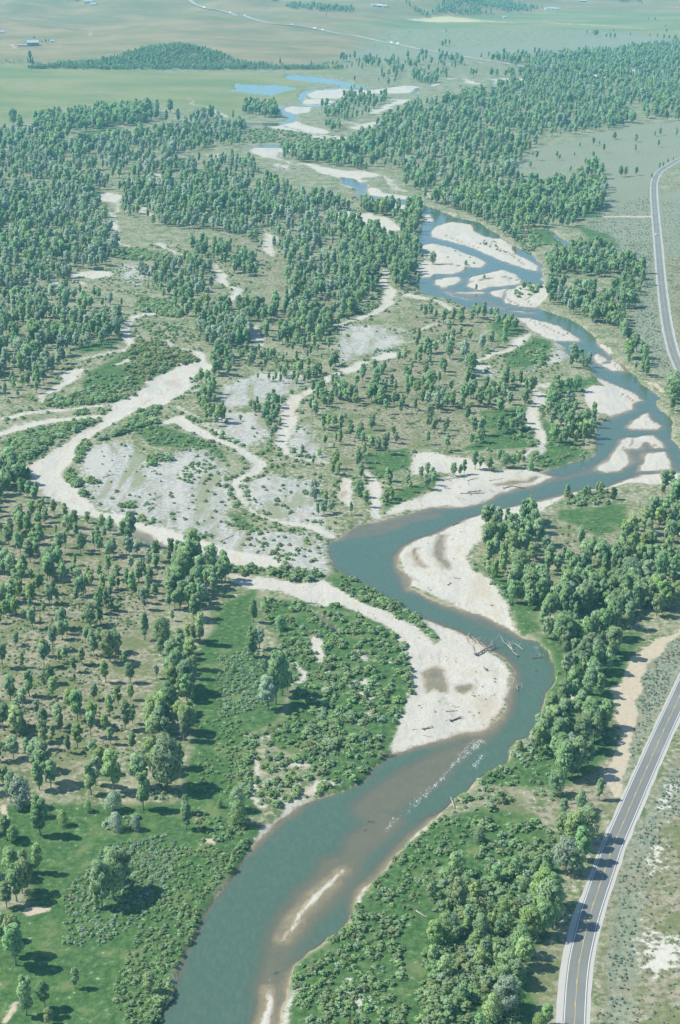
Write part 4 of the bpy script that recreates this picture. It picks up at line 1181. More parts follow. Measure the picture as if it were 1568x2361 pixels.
# ------------------------------------------------------------------ where plants grow
# sheet, outline, plants per hectare, height, spread, share of grey, share of bright, words
TZ = [
    (5, [(-300, 560), (60, 300), (120, 330), (140, 440), (300, 560), (560, 640), (640, 700), (800, 760), (830, 800), (800, 900), (720, 1004), (500, 1004), (-300, 1004)], 105, 12.5, 2.5, .08, .20, "in the open grove left of the wash"),
    (7, [(-300, -60), (700, -60), (560, 240), (420, 500), (-300, 520)], 62, 11.5, 2.5, .06, .22, "in the dry open grove on the left"),
    (7, [(-300, 500), (420, 500), (650, 560), (640, 760), (-300, 800)], 75, 13, 2.5, .10, .25, "in the lower left grove"),
    (5, [(800, 780), (860, 720), (960, 760), (1040, 850), (1030, 930), (980, 1004), (720, 1004), (760, 940), (800, 880)], 240, 15, 2.5, .05, .30, "in the thick grove below the wash"),
    (7, [(720, 0), (1000, -60), (1010, 60), (960, 170), (915, 260), (885, 480), (850, 640), (700, 700), (640, 560), (720, 400)], 150, 13.5, 2.5, .05, .30, "along the grove edge by the green strip"),
    (9, [(-300, -100), (120, -100), (160, 100), (80, 560), (60, 780), (-300, 780)], 60, 13, 2.5, .10, .25, "at the lower left edge of the meadow"),
    (7, [(-300, 790), (330, 800), (560, 880), (-300, 1004)], 26, 11, 2.5, .25, .20, "on the grass below the left grove"),
    (6, [(620, 650), (700, 590), (860, 570), (910, 600), (940, 690), (1060, 780), (1130, 700), (1250, 790), (1330, 640), (1480, 560), (1568, 420), (1900, 400), (1900, 1010), (780, 1010), (740, 900), (650, 830), (600, 770)], 175, 15, 3, .14, .30, "in the wood behind the right gravel bar"),
    (6, [(1020, 470), (1310, 420), (1568, 420), (1568, 600), (1350, 640), (1330, 520), (1200, 510)], 60, 9.5, 2, .10, .20, "in the scrub above the small green lawn"),
    (8, [(950, -10), (1568, -10), (1900, -10), (1700, 60), (1540, 90), (1400, 190), (1340, 250), (1280, 350), (1220, 430), (1195, 520), (1220, 600), (1230, 690), (1170, 770), (1140, 830), (1000, 860), (900, 760), (960, 560), (990, 420), (1030, 340), (990, 220), (930, 160)], 185, 15, 3, .12, .32, "in the wood beside the dirt track"),
    (10, [(480, 330), (620, 250), (900, 200), (1000, 300), (1010, 450), (950, 560), (880, 700), (840, 900), (960, 1100), (380, 1100), (360, 800), (400, 560), (380, 420)], 125, 6.4, 1.6, .08, .35, "in the thicket between river and road"),
    (6, [(0, 0), (900, 0), (870, 100), (820, 200), (560, 270), (300, 270), (120, 340), (0, 330)], 46, 12.5, 2.5, .08, .15, "in the open parkland across the river"),
    (4, [(300, 560), (650, 570), (850, 640), (720, 740), (620, 780), (640, 850), (820, 890), (900, 930), (900, 1004), (0, 1004), (100, 860), (280, 740), (420, 640)], 62, 13, 2.5, .12, .15, ""),
    (4, [(0, 130), (200, 200), (220, 330), (180, 360), (180, 460), (90, 560), (0, 580)], 170, 14, 3, .1, .2, ""),
    (4, [(210, 370), (240, 230), (380, 270), (400, 300), (300, 460), (240, 470)], 150, 14, 3, .05, .2, ""), (4, [(80, 70), (220, 80), (380, 70), (370, 120), (340, 240), (250, 170), (130, 120)], 120, 14, 3, .05, .2, ""),
    (6, [(960, 60), (1160, 30), (1230, 100), (1190, 180), (1180, 270), (1100, 270), (1000, 230), (950, 120)], 140, 12.5, 2.5, .05, .25, "in the grove inside the river bend"),
    (4, [(980, 930), (1120, 900), (1130, 1004), (960, 1004)], 120, 12, 2.5, .1, .2, ""), (4, [(1060, 770), (1150, 790), (1155, 840), (1060, 820)], 170, 12, 2, .05, .2, ""),
    (4, [(940, 400), (960, 320), (1080, 290), (1240, 270), (1340, 340), (1400, 370), (1400, 430), (1370, 540), (1310, 590), (1320, 680), (1260, 640), (1180, 610), (1050, 570), (920, 530), (960, 470), (1240, 470), (1330, 400), (1200, 400)], 150, 13, 3, .15, .2, ""),
    (4, [(1270, 700), (1300, 680), (1410, 770), (1420, 860), (1380, 870), (1300, 790)], 140, 13, 2.5, .05, .2, ""), (6, [(1460, 0), (1568, -30), (1700, 0), (1700, 200), (1560, 110), (1500, 60)], 150, 14, 2.5, .05, .2, "on the far bank at the right"),
    (2, [(0, 640), (60, 720), (230, 820), (420, 940), (640, 1004), (1200, 1004), (1230, 880), (1200, 760), (1130, 780), (1060, 870), (850, 850), (780, 790), (940, 640), (1250, 600), (1390, 560), (1300, 500), (1530, 480), (1900, 460), (1900, 210), (1530, 215), (1250, 250), (1080, 265), (930, 300), (740, 380), (720, 430), (560, 450), (330, 500), (200, 560), (140, 620)], 92, 16, 3.5, .24, .12, ""),
    (4, [(420, 60), (640, -10), (1200, -10), (1210, 90), (1100, 180), (850, 170), (800, 280), (640, 190), (620, 120)], 110, 15, 3, .1, .25, ""), (2, [(1500, 480), (1900, 450), (1900, 560), (1420, 560), (1400, 520)], 70, 18, 3, .05, .2, ""),
    (2, [(800, 720), (1250, 600), (1568, 560), (1568, 640), (1250, 690), (1000, 860), (850, 830)], 7, 12, 3, .3, .1, ""), (2, [(330, 350), (480, 340), (500, 365), (420, 400), (340, 380)], 80, 17, 3, .1, .1, ""),
    (2, [(500, 345), (720, 355), (1000, 360), (1230, 345), (1568, 330), (1568, 200), (1250, 240), (1080, 255), (740, 290), (900, 330), (720, 350)], 50, 16, 3, .1, .1, ""), (2, [(620, 270), (930, 245), (1250, 240), (1080, 290), (740, 290)], 32, 17, 3, .1, .1, ""),
    (2, [(0, 270), (300, 270), (620, 270), (600, 300), (250, 330), (0, 310)], 24, 18, 4, .1, .1, ""), (2, [(130, 360), (280, 330), (290, 380), (240, 400), (150, 400)], 26, 16, 3, .1, .1, ""), (2, [(180, 310), (330, 290), (660, 300), (500, 340), (300, 350)], 12, 15, 4, .1, .1, ""),
    (2, [(0, 440), (220, 440), (220, 500), (120, 550), (0, 560)], 75, 15, 3, .05, .2, ""), (1, [(1480, 495), (1568, 490), (1568, 540), (1500, 550)], 110, 16, 3, .05, .2, ""), (1, [(1490, 585), (1568, 570), (1568, 620), (1510, 610)], 110, 16, 3, .05, .2, ""),
    (1, [(1105, 500), (1270, 500), (1280, 550), (1110, 525)], 200, 18, 3, .02, .1, ""),
    (1, [(160, 570), (400, 520), (640, 510), (730, 520), (740, 550), (620, 590), (560, 580), (480, 600), (340, 610), (290, 660), (230, 720), (160, 640)], 150, 20, 3, .05, .15, ""),
    (1, [(-300, 660), (200, 620), (300, 690), (480, 650), (700, 620), (830, 580), (920, 540), (1020, 565), (1130, 580), (1110, 670), (1000, 690), (830, 720), (700, 770), (560, 790), (520, 850), (450, 900), (420, 960), (300, 1004), (-300, 1004)], 100, 16, 3.5, .42, .10, ""),
    (1, [(540, 820), (700, 780), (1080, 720), (1180, 780), (1280, 850), (1400, 890), (1568, 950), (1568, 1004), (540, 1004)], 110, 15, 3, .36, .12, ""), (1, [(1290, 700), (1400, 690), (1568, 660), (1700, 680), (1620, 730), (1568, 770), (1400, 750), (1300, 735)], 190, 16, 3, .02, .25, ""),
    (2, [(0, 660), (160, 665), (60, 730), (130, 790), (0, 770)], 160, 15, 3, .02, .25, ""),
    (3, [(540, 0), (1300, 0), (1500, 50), (1690, 110), (1568, 150), (1700, 250), (1568, 640), (1500, 640), (1340, 580), (1300, 480), (1340, 380), (1240, 280), (1050, 200), (700, 170), (640, 40)], 78, 14, 3, .42, .10, ""),
    (3, [(-300, 0), (420, 0), (520, 160), (540, 260), (540, 360), (360, 390), (240, 440), (330, 480), (580, 520), (570, 650), (560, 690), (430, 740), (290, 780), (270, 870), (200, 940), (0, 960), (-300, 960)], 92, 14, 3, .42, .10, "in the wide wood at the left edge"),
    (3, [(650, 380), (780, 350), (900, 330), (980, 360), (980, 470), (900, 500), (760, 500), (660, 470)], 95, 13, 3, .4, .05, ""), (3, [(880, 250), (1060, 260), (1080, 330), (900, 320)], 100, 14, 3, .2, .1, ""), (3, [(1010, 290), (1180, 310), (1180, 400), (1030, 410)], 80, 14, 3, .1, .1, ""),
    (3, [(760, 460), (900, 450), (900, 560), (840, 600)], 80, 13, 3, .1, .1, ""), (3, [(870, 540), (1568, 560), (1568, 620), (1190, 610), (880, 600)], 85, 13, 3, .15, .1, ""), (3, [(900, 640), (1160, 630), (1160, 720), (960, 735)], 240, 15, 2, .35, .1, ""),
    (3, [(1200, 640), (1568, 620), (1500, 700), (1400, 740), (1220, 710)], 110, 13, 3, .05, .2, ""), (3, [(970, 760), (1080, 760), (1060, 880), (980, 880)], 170, 12, 2, .05, .3, ""), (3, [(1080, 760), (1240, 740), (1240, 860), (1120, 880)], 60, 9, 2, .05, .3, ""), (3, [(1320, 860), (1480, 850), (1560, 900), (1500, 1000), (1420, 960)], 90, 10, 2, .05, .3, ""), (5, [(1060, 60), (1240, 30), (1240, 140), (1100, 130)], 40, 7, 2, .05, .3, ""), (5, [(1140, 40), (1260, 60), (1240, 110), (1150, 90)], 130, 7, 1.5, .02, .3, ""), (3, [(920, 880), (970, 880), (1000, 940), (930, 1000)], 85, 12, 2, .05, .3, ""), (3, [(1080, 760), (1500, 720), (1568, 800), (1568, 1000), (1480, 1000), (1400, 900), (1200, 880)], 60, 9, 2.5, .05, .3, ""),
    (5, [(910, 0), (1000, 20), (1040, 150), (980, 150), (920, 90)], 170, 11, 2, .02, .3, "beside the grey cobble flat"), (5, [(1200, 0), (1310, 40), (1260, 220), (1220, 220)], 190, 9, 2, .02, .3, "left of the long dry channel"), (5, [(1380, 0), (1568, 0), (1568, 260), (1430, 140)], 80, 12, 2.5, .02, .2, "right of the long dry channel"),
    (5, [(1330, 240), (1568, 220), (1568, 420), (1490, 420)], 70, 10, 2, .02, .3, "on the old flat left of the river bend"), (5, [(1400, 480), (1568, 470), (1568, 640), (1480, 600)], 70, 11, 2, .1, .3, "on the point above the river bend"), (6, [(0, 330), (100, 340), (130, 440), (100, 580), (0, 620), (20, 500)], 75, 11, 2, .05, .3, "on the point above the river bend"),
    (6, [(210, 400), (330, 380), (440, 370), (445, 430), (380, 460), (240, 525), (210, 500)], 125, 11, 2.5, .15, .25, "in the clump behind the north gravel bar"), (6, [(510, 340), (640, 310), (720, 330), (690, 355), (540, 365)], 70, 9, 1.5, .02, .2, "in the row above the north gravel bar"), (6, [(720, 290), (830, 300), (900, 320), (880, 340), (740, 335)], 120, 6, 1.5, .02, .2, "in the row above the north gravel bar"),
    (5, [(-60, 300), (40, 300), (130, 400), (130, 480), (60, 480), (-60, 560)], 170, 13, 2, .05, .2, "above the wash at the left edge"), (5, [(130, 470), (380, 560), (560, 600), (600, 640), (420, 610), (140, 500)], 90, 12, 2, .05, .2, "above the outer bank of the wash"),
]
# wooded slope of the bluff and the far wooded hills
TZ += [(0, [(-720, 3725), (-560, 3702), (-402, 3688), (-250, 3698), (-100, 3706), (0, 3722), (20, 3738), (-120, 3746), (-235, 3765), (-290, 3835), (-402, 3888), (-510, 3835), (-575, 3760), (-720, 3746)], 330, 8.5, 1.6, .02, .05, "B"),
       (2, [(300, 40), (400, 25), (520, 22), (640, 45), (720, 70), (660, 76), (400, 66)], 60, 14, 3, .02, 0, "B"), (2, [(500, 10), (640, -5), (780, 5), (880, 35), (940, 40), (880, 55), (780, 58), (700, 40)], 50, 14, 3, .02, 0, "B"), (1, [(1300, 32), (1400, 28), (1568, 40), (1620, 55), (1500, 58), (1330, 40)], 60, 15, 3, .02, 0, "B"),
       (1, [(290, 8), (400, 2), (410, 14), (300, 20)], 60, 12, 3, .02, 0, "B"), (2, [(1240, 5), (1380, 5), (1390, 14), (1300, 16)], 40, 14, 3, .02, 0, "B"), (1, [(-100, 285), (110, 282), (110, 296), (-100, 298)], 120, 5, 1, 0, .2, "B"), (1, [(1430, 300), (1568, 290), (1568, 302), (1440, 310)], 90, 7, 2, 0, .2, "B"), (2, [(0, 40), (60, 45), (70, 60), (0, 58)], 60, 15, 3, 0, 0, "B")]

# trees one can pick out: sheet, foot x, foot y, tip y, shape, tone, words
HT = [
    (9, 185, 130, -60, 2, 0, ""), (9, 60, 165, 85, 0, 0, ""), (9, 20, 150, 40, 1, 0, ""), (9, 175, 305, 165, 6, 1, ""), (9, 60, 330, 180, 1, 1, ""), (9, 100, 400, 240, 0, 1, ""), (9, 30, 470, 350, 1, 0, ""), (9, 78, 440, 260, 6, 1, ""),
    (9, 60, 690, 500, 6, 1, ""), (9, 15, 620, 490, 1, 1, ""), (9, 72, 735, 530, 6, 0, ""), (9, 345, 840, 738, 6, 0, "alone near the bottom of the meadow"), (9, 120, 960, 765, 2, 0, "at the foot of the meadow"), (9, 205, 930, 795, 6, 0, "at the foot of the meadow"), (9, 225, 1010, 925, 1, 1, "at the foot of the meadow"),
    (9, 470, 470, 255, 1, 0, "in the dark clump in mid meadow"), (9, 520, 420, 205, 0, 0, "in the dark clump in mid meadow"), (9, 565, 385, 190, 6, 0, "in the dark clump in mid meadow"), (9, 500, 350, 230, 0, 0, "in the dark clump in mid meadow"), (9, 445, 470, 390, 2, 1, "in the dark clump in mid meadow"),
    (9, 685, 870, 760, 6, 1, "on the bank below the meadow"), (9, 530, 105, 25, 5, 2, "among grey shrubs in the upper meadow"), (9, 625, 105, 40, 5, 2, "among grey shrubs in the upper meadow"), (9, 855, 110, -30, 2, 0, "in the upper meadow near the river bank"), (9, 1100, 85, -30, 5, 0, "on the river bank above the meadow"), (9, 290, 85, 15, 5, 1, "in the upper meadow"),
    (7, 665, 190, 52, 2, 0, "standing alone on the pale dry flat"), (7, 45, 470, 350, 1, 0, ""), (7, 240, 238, 125, 3, 0, ""), (7, 285, 192, 98, 1, 0, ""), (7, 100, 320, 245, 6, 0, ""), (7, 10, 320, 205, 3, 0, ""), (7, 505, 290, 138, 0, 1, ""), (7, 570, 312, 238, 6, 0, ""), (7, 485, 390, 280, 6, 1, ""), (7, 600, 392, 290, 1, 0, ""),
    (7, 230, 392, 298, 1, 0, ""), (7, 240, 460, 360, 6, 1, ""), (7, 135, 452, 320, 2, 0, ""), (7, 340, 340, 262, 6, 0, ""), (7, 325, 520, 408, 1, 1, ""), (7, 430, 470, 388, 1, 0, ""), (7, 545, 495, 398, 6, 1, ""), (7, 600, 470, 392, 1, 1, ""), (7, 15, 612, 480, 3, 0, ""), (7, 75, 640, 500, 1, 1, ""), (7, 165, 540, 463, 4, 2, ""),
    (7, 275, 615, 500, 2, 1, ""), (7, 200, 592, 498, 6, 0, ""), (7, 355, 690, 568, 6, 1, ""), (7, 480, 605, 530, 1, 1, ""), (7, 505, 672, 588, 6, 0, ""), (7, 575, 605, 465, 6, 0, ""), (7, 705, 640, 538, 0, 1, ""), (7, 735, 555, 455, 1, 0, ""), (7, 820, 565, 468, 1, 1, ""), (7, 872, 535, 468, 1, 1, ""), (7, 845, 655, 508, 2, 0, "at the corner of the grove by the green strip"),
    (7, 800, 622, 556, 6, 2, ""), (7, 610, 705, 608, 6, 0, ""), (7, 430, 745, 640, 6, 1, ""), (7, 455, 805, 688, 1, 1, ""), (7, 520, 890, 698, 1, 1, ""), (7, 310, 715, 618, 2, 0, ""), (7, 240, 645, 578, 6, 0, ""), (7, 165, 795, 648, 1, 0, ""), (7, 210, 845, 640, 6, 0, ""), (7, 178, 882, 738, 2, 0, ""), (7, 232, 872, 738, 6, 0, ""),
    (7, 420, 905, 742, 2, 0, ""), (7, 440, 862, 718, 2, 2, ""), (7, 640, 875, 705, 1, 0, "in the great clump ending the grove"), (7, 700, 800, 640, 0, 1, "in the great clump ending the grove"), (7, 770, 875, 635, 0, 0, "in the great clump ending the grove"), (7, 810, 780, 655, 1, 0, "in the great clump ending the grove"), (7, 660, 975, 785, 2, 1, "in front of the great clump"),
    (7, 20, 862, 768, 1, 1, ""), (7, 92, 962, 815, 5, 2, "on the grass below the left grove"), (7, 190, 1004, 925, 5, 2, "on the grass below the left grove"), (7, 520, 975, 885, 5, 2, "in front of the great clump"), (7, 405, 982, 928, 5, 0, "on the grass below the left grove"), (7, 60, 742, 628, 1, 0, ""), (7, 122, 722, 640, 6, 0, ""), (7, 70, 222, 148, 1, 0, ""),
    (7, 765, 195, 122, 1, 0, ""), (7, 740, 262, 178, 1, 0, ""), (7, 785, 285, 188, 0, 0, ""), (7, 840, 232, 160, 6, 1, ""), (7, 892, 205, 110, 6, 1, ""), (7, 922, 212, 55, 2, 1, ""), (7, 765, 345, 268, 6, 0, ""), (7, 850, 305, 236, 1, 0, ""), (7, 888, 372, 255, 2, 1, ""), (7, 860, 405, 318, 6, 0, ""), (7, 838, 455, 328, 6, 0, ""), (7, 886, 482, 408, 6, 1, ""), (7, 720, 372, 300, 4, 2, ""),
    (7, 1165, 270, 118, 2, 0, "in the narrow row across the strip"), (7, 1165, 110, -10, 2, 0, "in the narrow row across the strip"), (7, 1195, 232, 128, 6, 2, "in the narrow row across the strip"), (7, 1270, 490, 235, 6, 0, "in the dark cluster by silvery shrubs"), (7, 1235, 515, 355, 1, 2, "in the dark cluster by silvery shrubs"), (7, 1300, 450, 258, 6, 0, "in the dark cluster by silvery shrubs"), (7, 1325, 430, 330, 1, 0, "in the dark cluster by silvery shrubs"), (7, 1075, 338, 298, 5, 0, "among the silvery shrubs of the green strip"), (7, 1220, 345, 275, 1, 0, "in the dark cluster by silvery shrubs"), (7, 1290, 145, 75, 5, 0, "at the upper end of the riverside scrub"),
    (7, 850, 995, 898, 2, 0, "in the upper meadow near the river bank"), (7, 1090, 980, 868, 5, 0, "on the river bank above the meadow"), (7, 1010, 965, 925, 5, 1, "on the river bank above the meadow"),
    (10, 1029, 165, 20, 1, 0, "in the roadside clump above the thicket"), (10, 1079, 185, 15, 0, 1, "in the roadside clump above the thicket"), (10, 1139, 150, -5, 0, 0, "in the roadside clump above the thicket"), (10, 1119, 255, 95, 1, 0, "in the roadside clump above the thicket"), (10, 1044, 305, 140, 0, 2, "in the roadside clump above the thicket"), (10, 1089, 320, 180, 1, 0, "in the roadside clump above the thicket"),
    (10, 645, 168, 95, 5, 0, "alone at the top of the thicket"), (10, 934, 490, 280, 1, 1, "in the row shading the road"), (10, 974, 545, 335, 0, 0, "in the row shading the road"), (10, 879, 610, 465, 0, 1, "in the row shading the road"), (10, 939, 600, 430, 1, 0, "in the row shading the road"), (10, 984, 455, 300, 6, 0, "in the row shading the road"),
    (10, 834, 690, 545, 0, 0, "in the row shading the road"), (10, 854, 745, 600, 1, 1, "in the row shading the road"), (10, 769, 800, 665, 0, 0, "in the row shading the road"), (10, 814, 830, 700, 1, 0, "in the row shading the road"), (10, 759, 960, 780, 0, 2, "in the row shading the road"), (10, 804, 925, 790, 1, 1, "in the row shading the road"),
    (10, 705, 975, 865, 5, 1, "at the bottom end of the thicket"), (10, 955, 1010, 900, 1, 1, "by the road at the bottom"), (10, 920, 1030, 950, 5, 1, "by the road at the bottom"), (10, 555, 480, 330, 1, 1, "in the thicket between river and road"), (10, 495, 580, 478, 5, 0, "in the thicket between river and road"), (10, 650, 600, 488, 5, 0, "in the thicket between river and road"), (10, 760, 505, 428, 5, 1, "in the thicket between river and road"),
    (10, 440, 650, 520, 1, 1, "in the thicket between river and road"), (10, 520, 590, 500, 5, 2, "in the thicket between river and road"),
    (8, 1000, 910, 790, 0, 0, "where the dirt track meets the road"), (8, 1195, 930, 825, 2, 0, "between the dirt track and the fallen logs"), (8, 1110, 700, 530, 1, 0, "beside the wide pale turnout"), (8, 1140, 790, 650, 6, 0, "beside the wide pale turnout"), (8, 1050, 640, 550, 1, 1, "beside the wide pale turnout"), (8, 1050, 350, 265, 1, 1, ""), (8, 1080, 400, 310, 5, 1, ""), (8, 980, 560, 430, 1, 0, "leaning over the river at the bend"), (8, 1030, 520, 440, 6, 0, "leaning over the river at the bend"), (8, 830, 700, 652, 5, 0, "on the grassy bank below the river bend"),
    (8, 1150, 620, 450, 1, 0, "beside the wide pale turnout"), (8, 1060, 780, 610, 6, 2, "in the wood below the river bend"), (10, 1114, 20, -75, 0, 0, "in the roadside clump above the thicket"), (10, 1034, 40, -40, 1, 0, "in the roadside clump above the thicket"),
    (6, 525, 378, 310, 1, 0, "in the row above the north gravel bar"), (6, 575, 368, 298, 6, 0, "in the row above the north gravel bar"), (6, 625, 345, 252, 6, 0, "in the row above the north gravel bar"), (6, 690, 355, 283, 1, 0, "in the row above the north gravel bar"), (6, 736, 310, 262, 6, 0, "in the row above the north gravel bar"), (6, 768, 338, 268, 0, 0, "in the row above the north gravel bar"), (6, 800, 340, 270, 1, 0, "in the row above the north gravel bar"), (6, 826, 328, 262, 6, 1, "in the row above the north gravel bar"), (6, 880, 348, 303, 5, 0, "in the row above the north gravel bar"), (6, 648, 340, 296, 6, 1, "in the row above the north gravel bar"), (6, 556, 372, 318, 2, 0, "in the row above the north gravel bar"),
    (4, 430, 338, 280, 0, 0, "alone on the left braided bar"), (4, 582, 342, 320, 5, 0, "alone on the left braided bar"), (4, 630, 458, 430, 1, 0, "on the midstream gravel bar"), (4, 667, 404, 386, 5, 0, "on the midstream gravel bar"), (4, 362, 424, 378, 6, 0, "at the water edge left of the braided bars"), (4, 668, 558, 508, 6, 0, "at the river edge below the braided bars"), (4, 850, 455, 420, 0, 0, "on the shrubby midstream island"), (4, 880, 460, 432, 1, 0, "on the shrubby midstream island"),
    (1, 60, 578, 488, 0, 0, "in the pair on the left meadow"), (1, 92, 606, 498, 6, 0, "in the pair on the left meadow"), (1, 18, 615, 568, 1, 0, "by the pair on the left meadow"), (1, 785, 525, 452, 1, 0, "rising behind the dense left forest"), (1, 765, 568, 500, 6, 0, "behind the dense left forest"), (1, 820, 568, 495, 6, 0, "behind the dense left forest"), (1, 712, 610, 565, 0, 0, "in the glade of the dense left forest"), (1, 1072, 548, 502, 2, 0, "by the thin creek in the far meadow"),
    (1, 155, 180, 165, 0, 0, "beside the far barn"), (1, 182, 194, 180, 2, 0, "beside the far barn"), (1, 208, 198, 178, 0, 0, "beside the far barn"), (1, 224, 196, 178, 0, 0, "beside the far barn"), (1, 192, 197, 184, 5, 0, "beside the far barn"), (1, 138, 290, 222, 3, 0, "with dark spruces below the far barn"),
    (2, 1180, 168, 134, 0, 0, "in the lone clump on the far right flat"), (2, 1172, 160, 136, 1, 0, "in the lone clump on the far right flat"), (2, 1190, 162, 137, 1, 0, "in the lone clump on the far right flat"), (2, 1140, 158, 135, 1, 0, "left of the lone clump on the far flat"), (2, 1230, 175, 152, 1, 0, "in the second clump on the far right flat"), (2, 1248, 178, 148, 1, 0, "in the second clump on the far right flat"), (2, 1268, 178, 150, 1, 0, "in the second clump on the far right flat"), (2, 1263, 146, 132, 1, 0, "behind the clumps on the far right flat"), (2, 1340, 165, 147, 2, 0, "alone on the far right flat"),
    (2, 492, 150, 130, 6, 0, "alone on the far middle grassland"), (2, 475, 215, 185, 0, 0, "in the strip across the far highway"), (2, 488, 210, 178, 6, 0, "in the strip across the far highway"), (2, 506, 208, 177, 2, 0, "in the strip across the far highway"), (2, 460, 245, 222, 1, 0, "in the strip across the far highway"), (2, 380, 258, 222, 0, 0, "in the bushy clump by the far highway"), (2, 400, 256, 226, 0, 0, "in the bushy clump by the far highway"), (2, 315, 268, 236, 1, 0, "left of the far highway clump"), (2, 70, 375, 345, 2, 0, "on the sandy flat by the far pond"),
    (2, 1295, 815, 762, 1, 0, "in the pair at the end of the hedge line"), (2, 1318, 812, 764, 1, 0, "in the pair at the end of the hedge line"), (2, 1368, 808, 766, 1, 0, "alone beside the pair near the road"), (2, 1475, 780, 745, 2, 0, "beside the road at its far curve"), (2, 1492, 770, 745, 6, 0, "beside the road at its far curve"), (2, 1513, 755, 728, 6, 0, "beside the road at its far curve"), (2, 1538, 742, 722, 1, 0, "beside the road at its far curve"), (2, 1440, 818, 798, 5, 0, "where the hedge line meets the road"),
    (2, 1425, 92, 78, 1, 0, "scattered on the far right flat"), (2, 1455, 95, 78, 1, 0, "scattered on the far right flat"), (2, 1503, 124, 112, 0, 0, "scattered on the far right flat"), (2, 1430, 172, 152, 2, 0, "scattered on the far right flat"), (2, 1465, 176, 150, 2, 0, "scattered on the far right flat"), (2, 1507, 150, 130, 1, 0, "scattered on the far right flat"), (2, 1495, 182, 155, 1, 0, "in the row at the far right edge"), (2, 1520, 183, 158, 1, 0, "in the row at the far right edge"), (2, 1545, 185, 158, 1, 0, "in the row at the far right edge"),
    (2, 1365, 700, 662, 2, 0, "alone on the right sage flat"), (2, 1470, 678, 640, 4, 2, "alone on the right sage flat"), (2, 1108, 680, 655, 6, 0, "on the sage flat beside the right forest"), (2, 1170, 672, 630, 4, 0, "on the sage flat beside the right forest"), (2, 1198, 668, 645, 6, 0, "on the sage flat beside the right forest"), (2, 1082, 722, 700, 6, 0, "on the sage flat beside the right forest"),
]
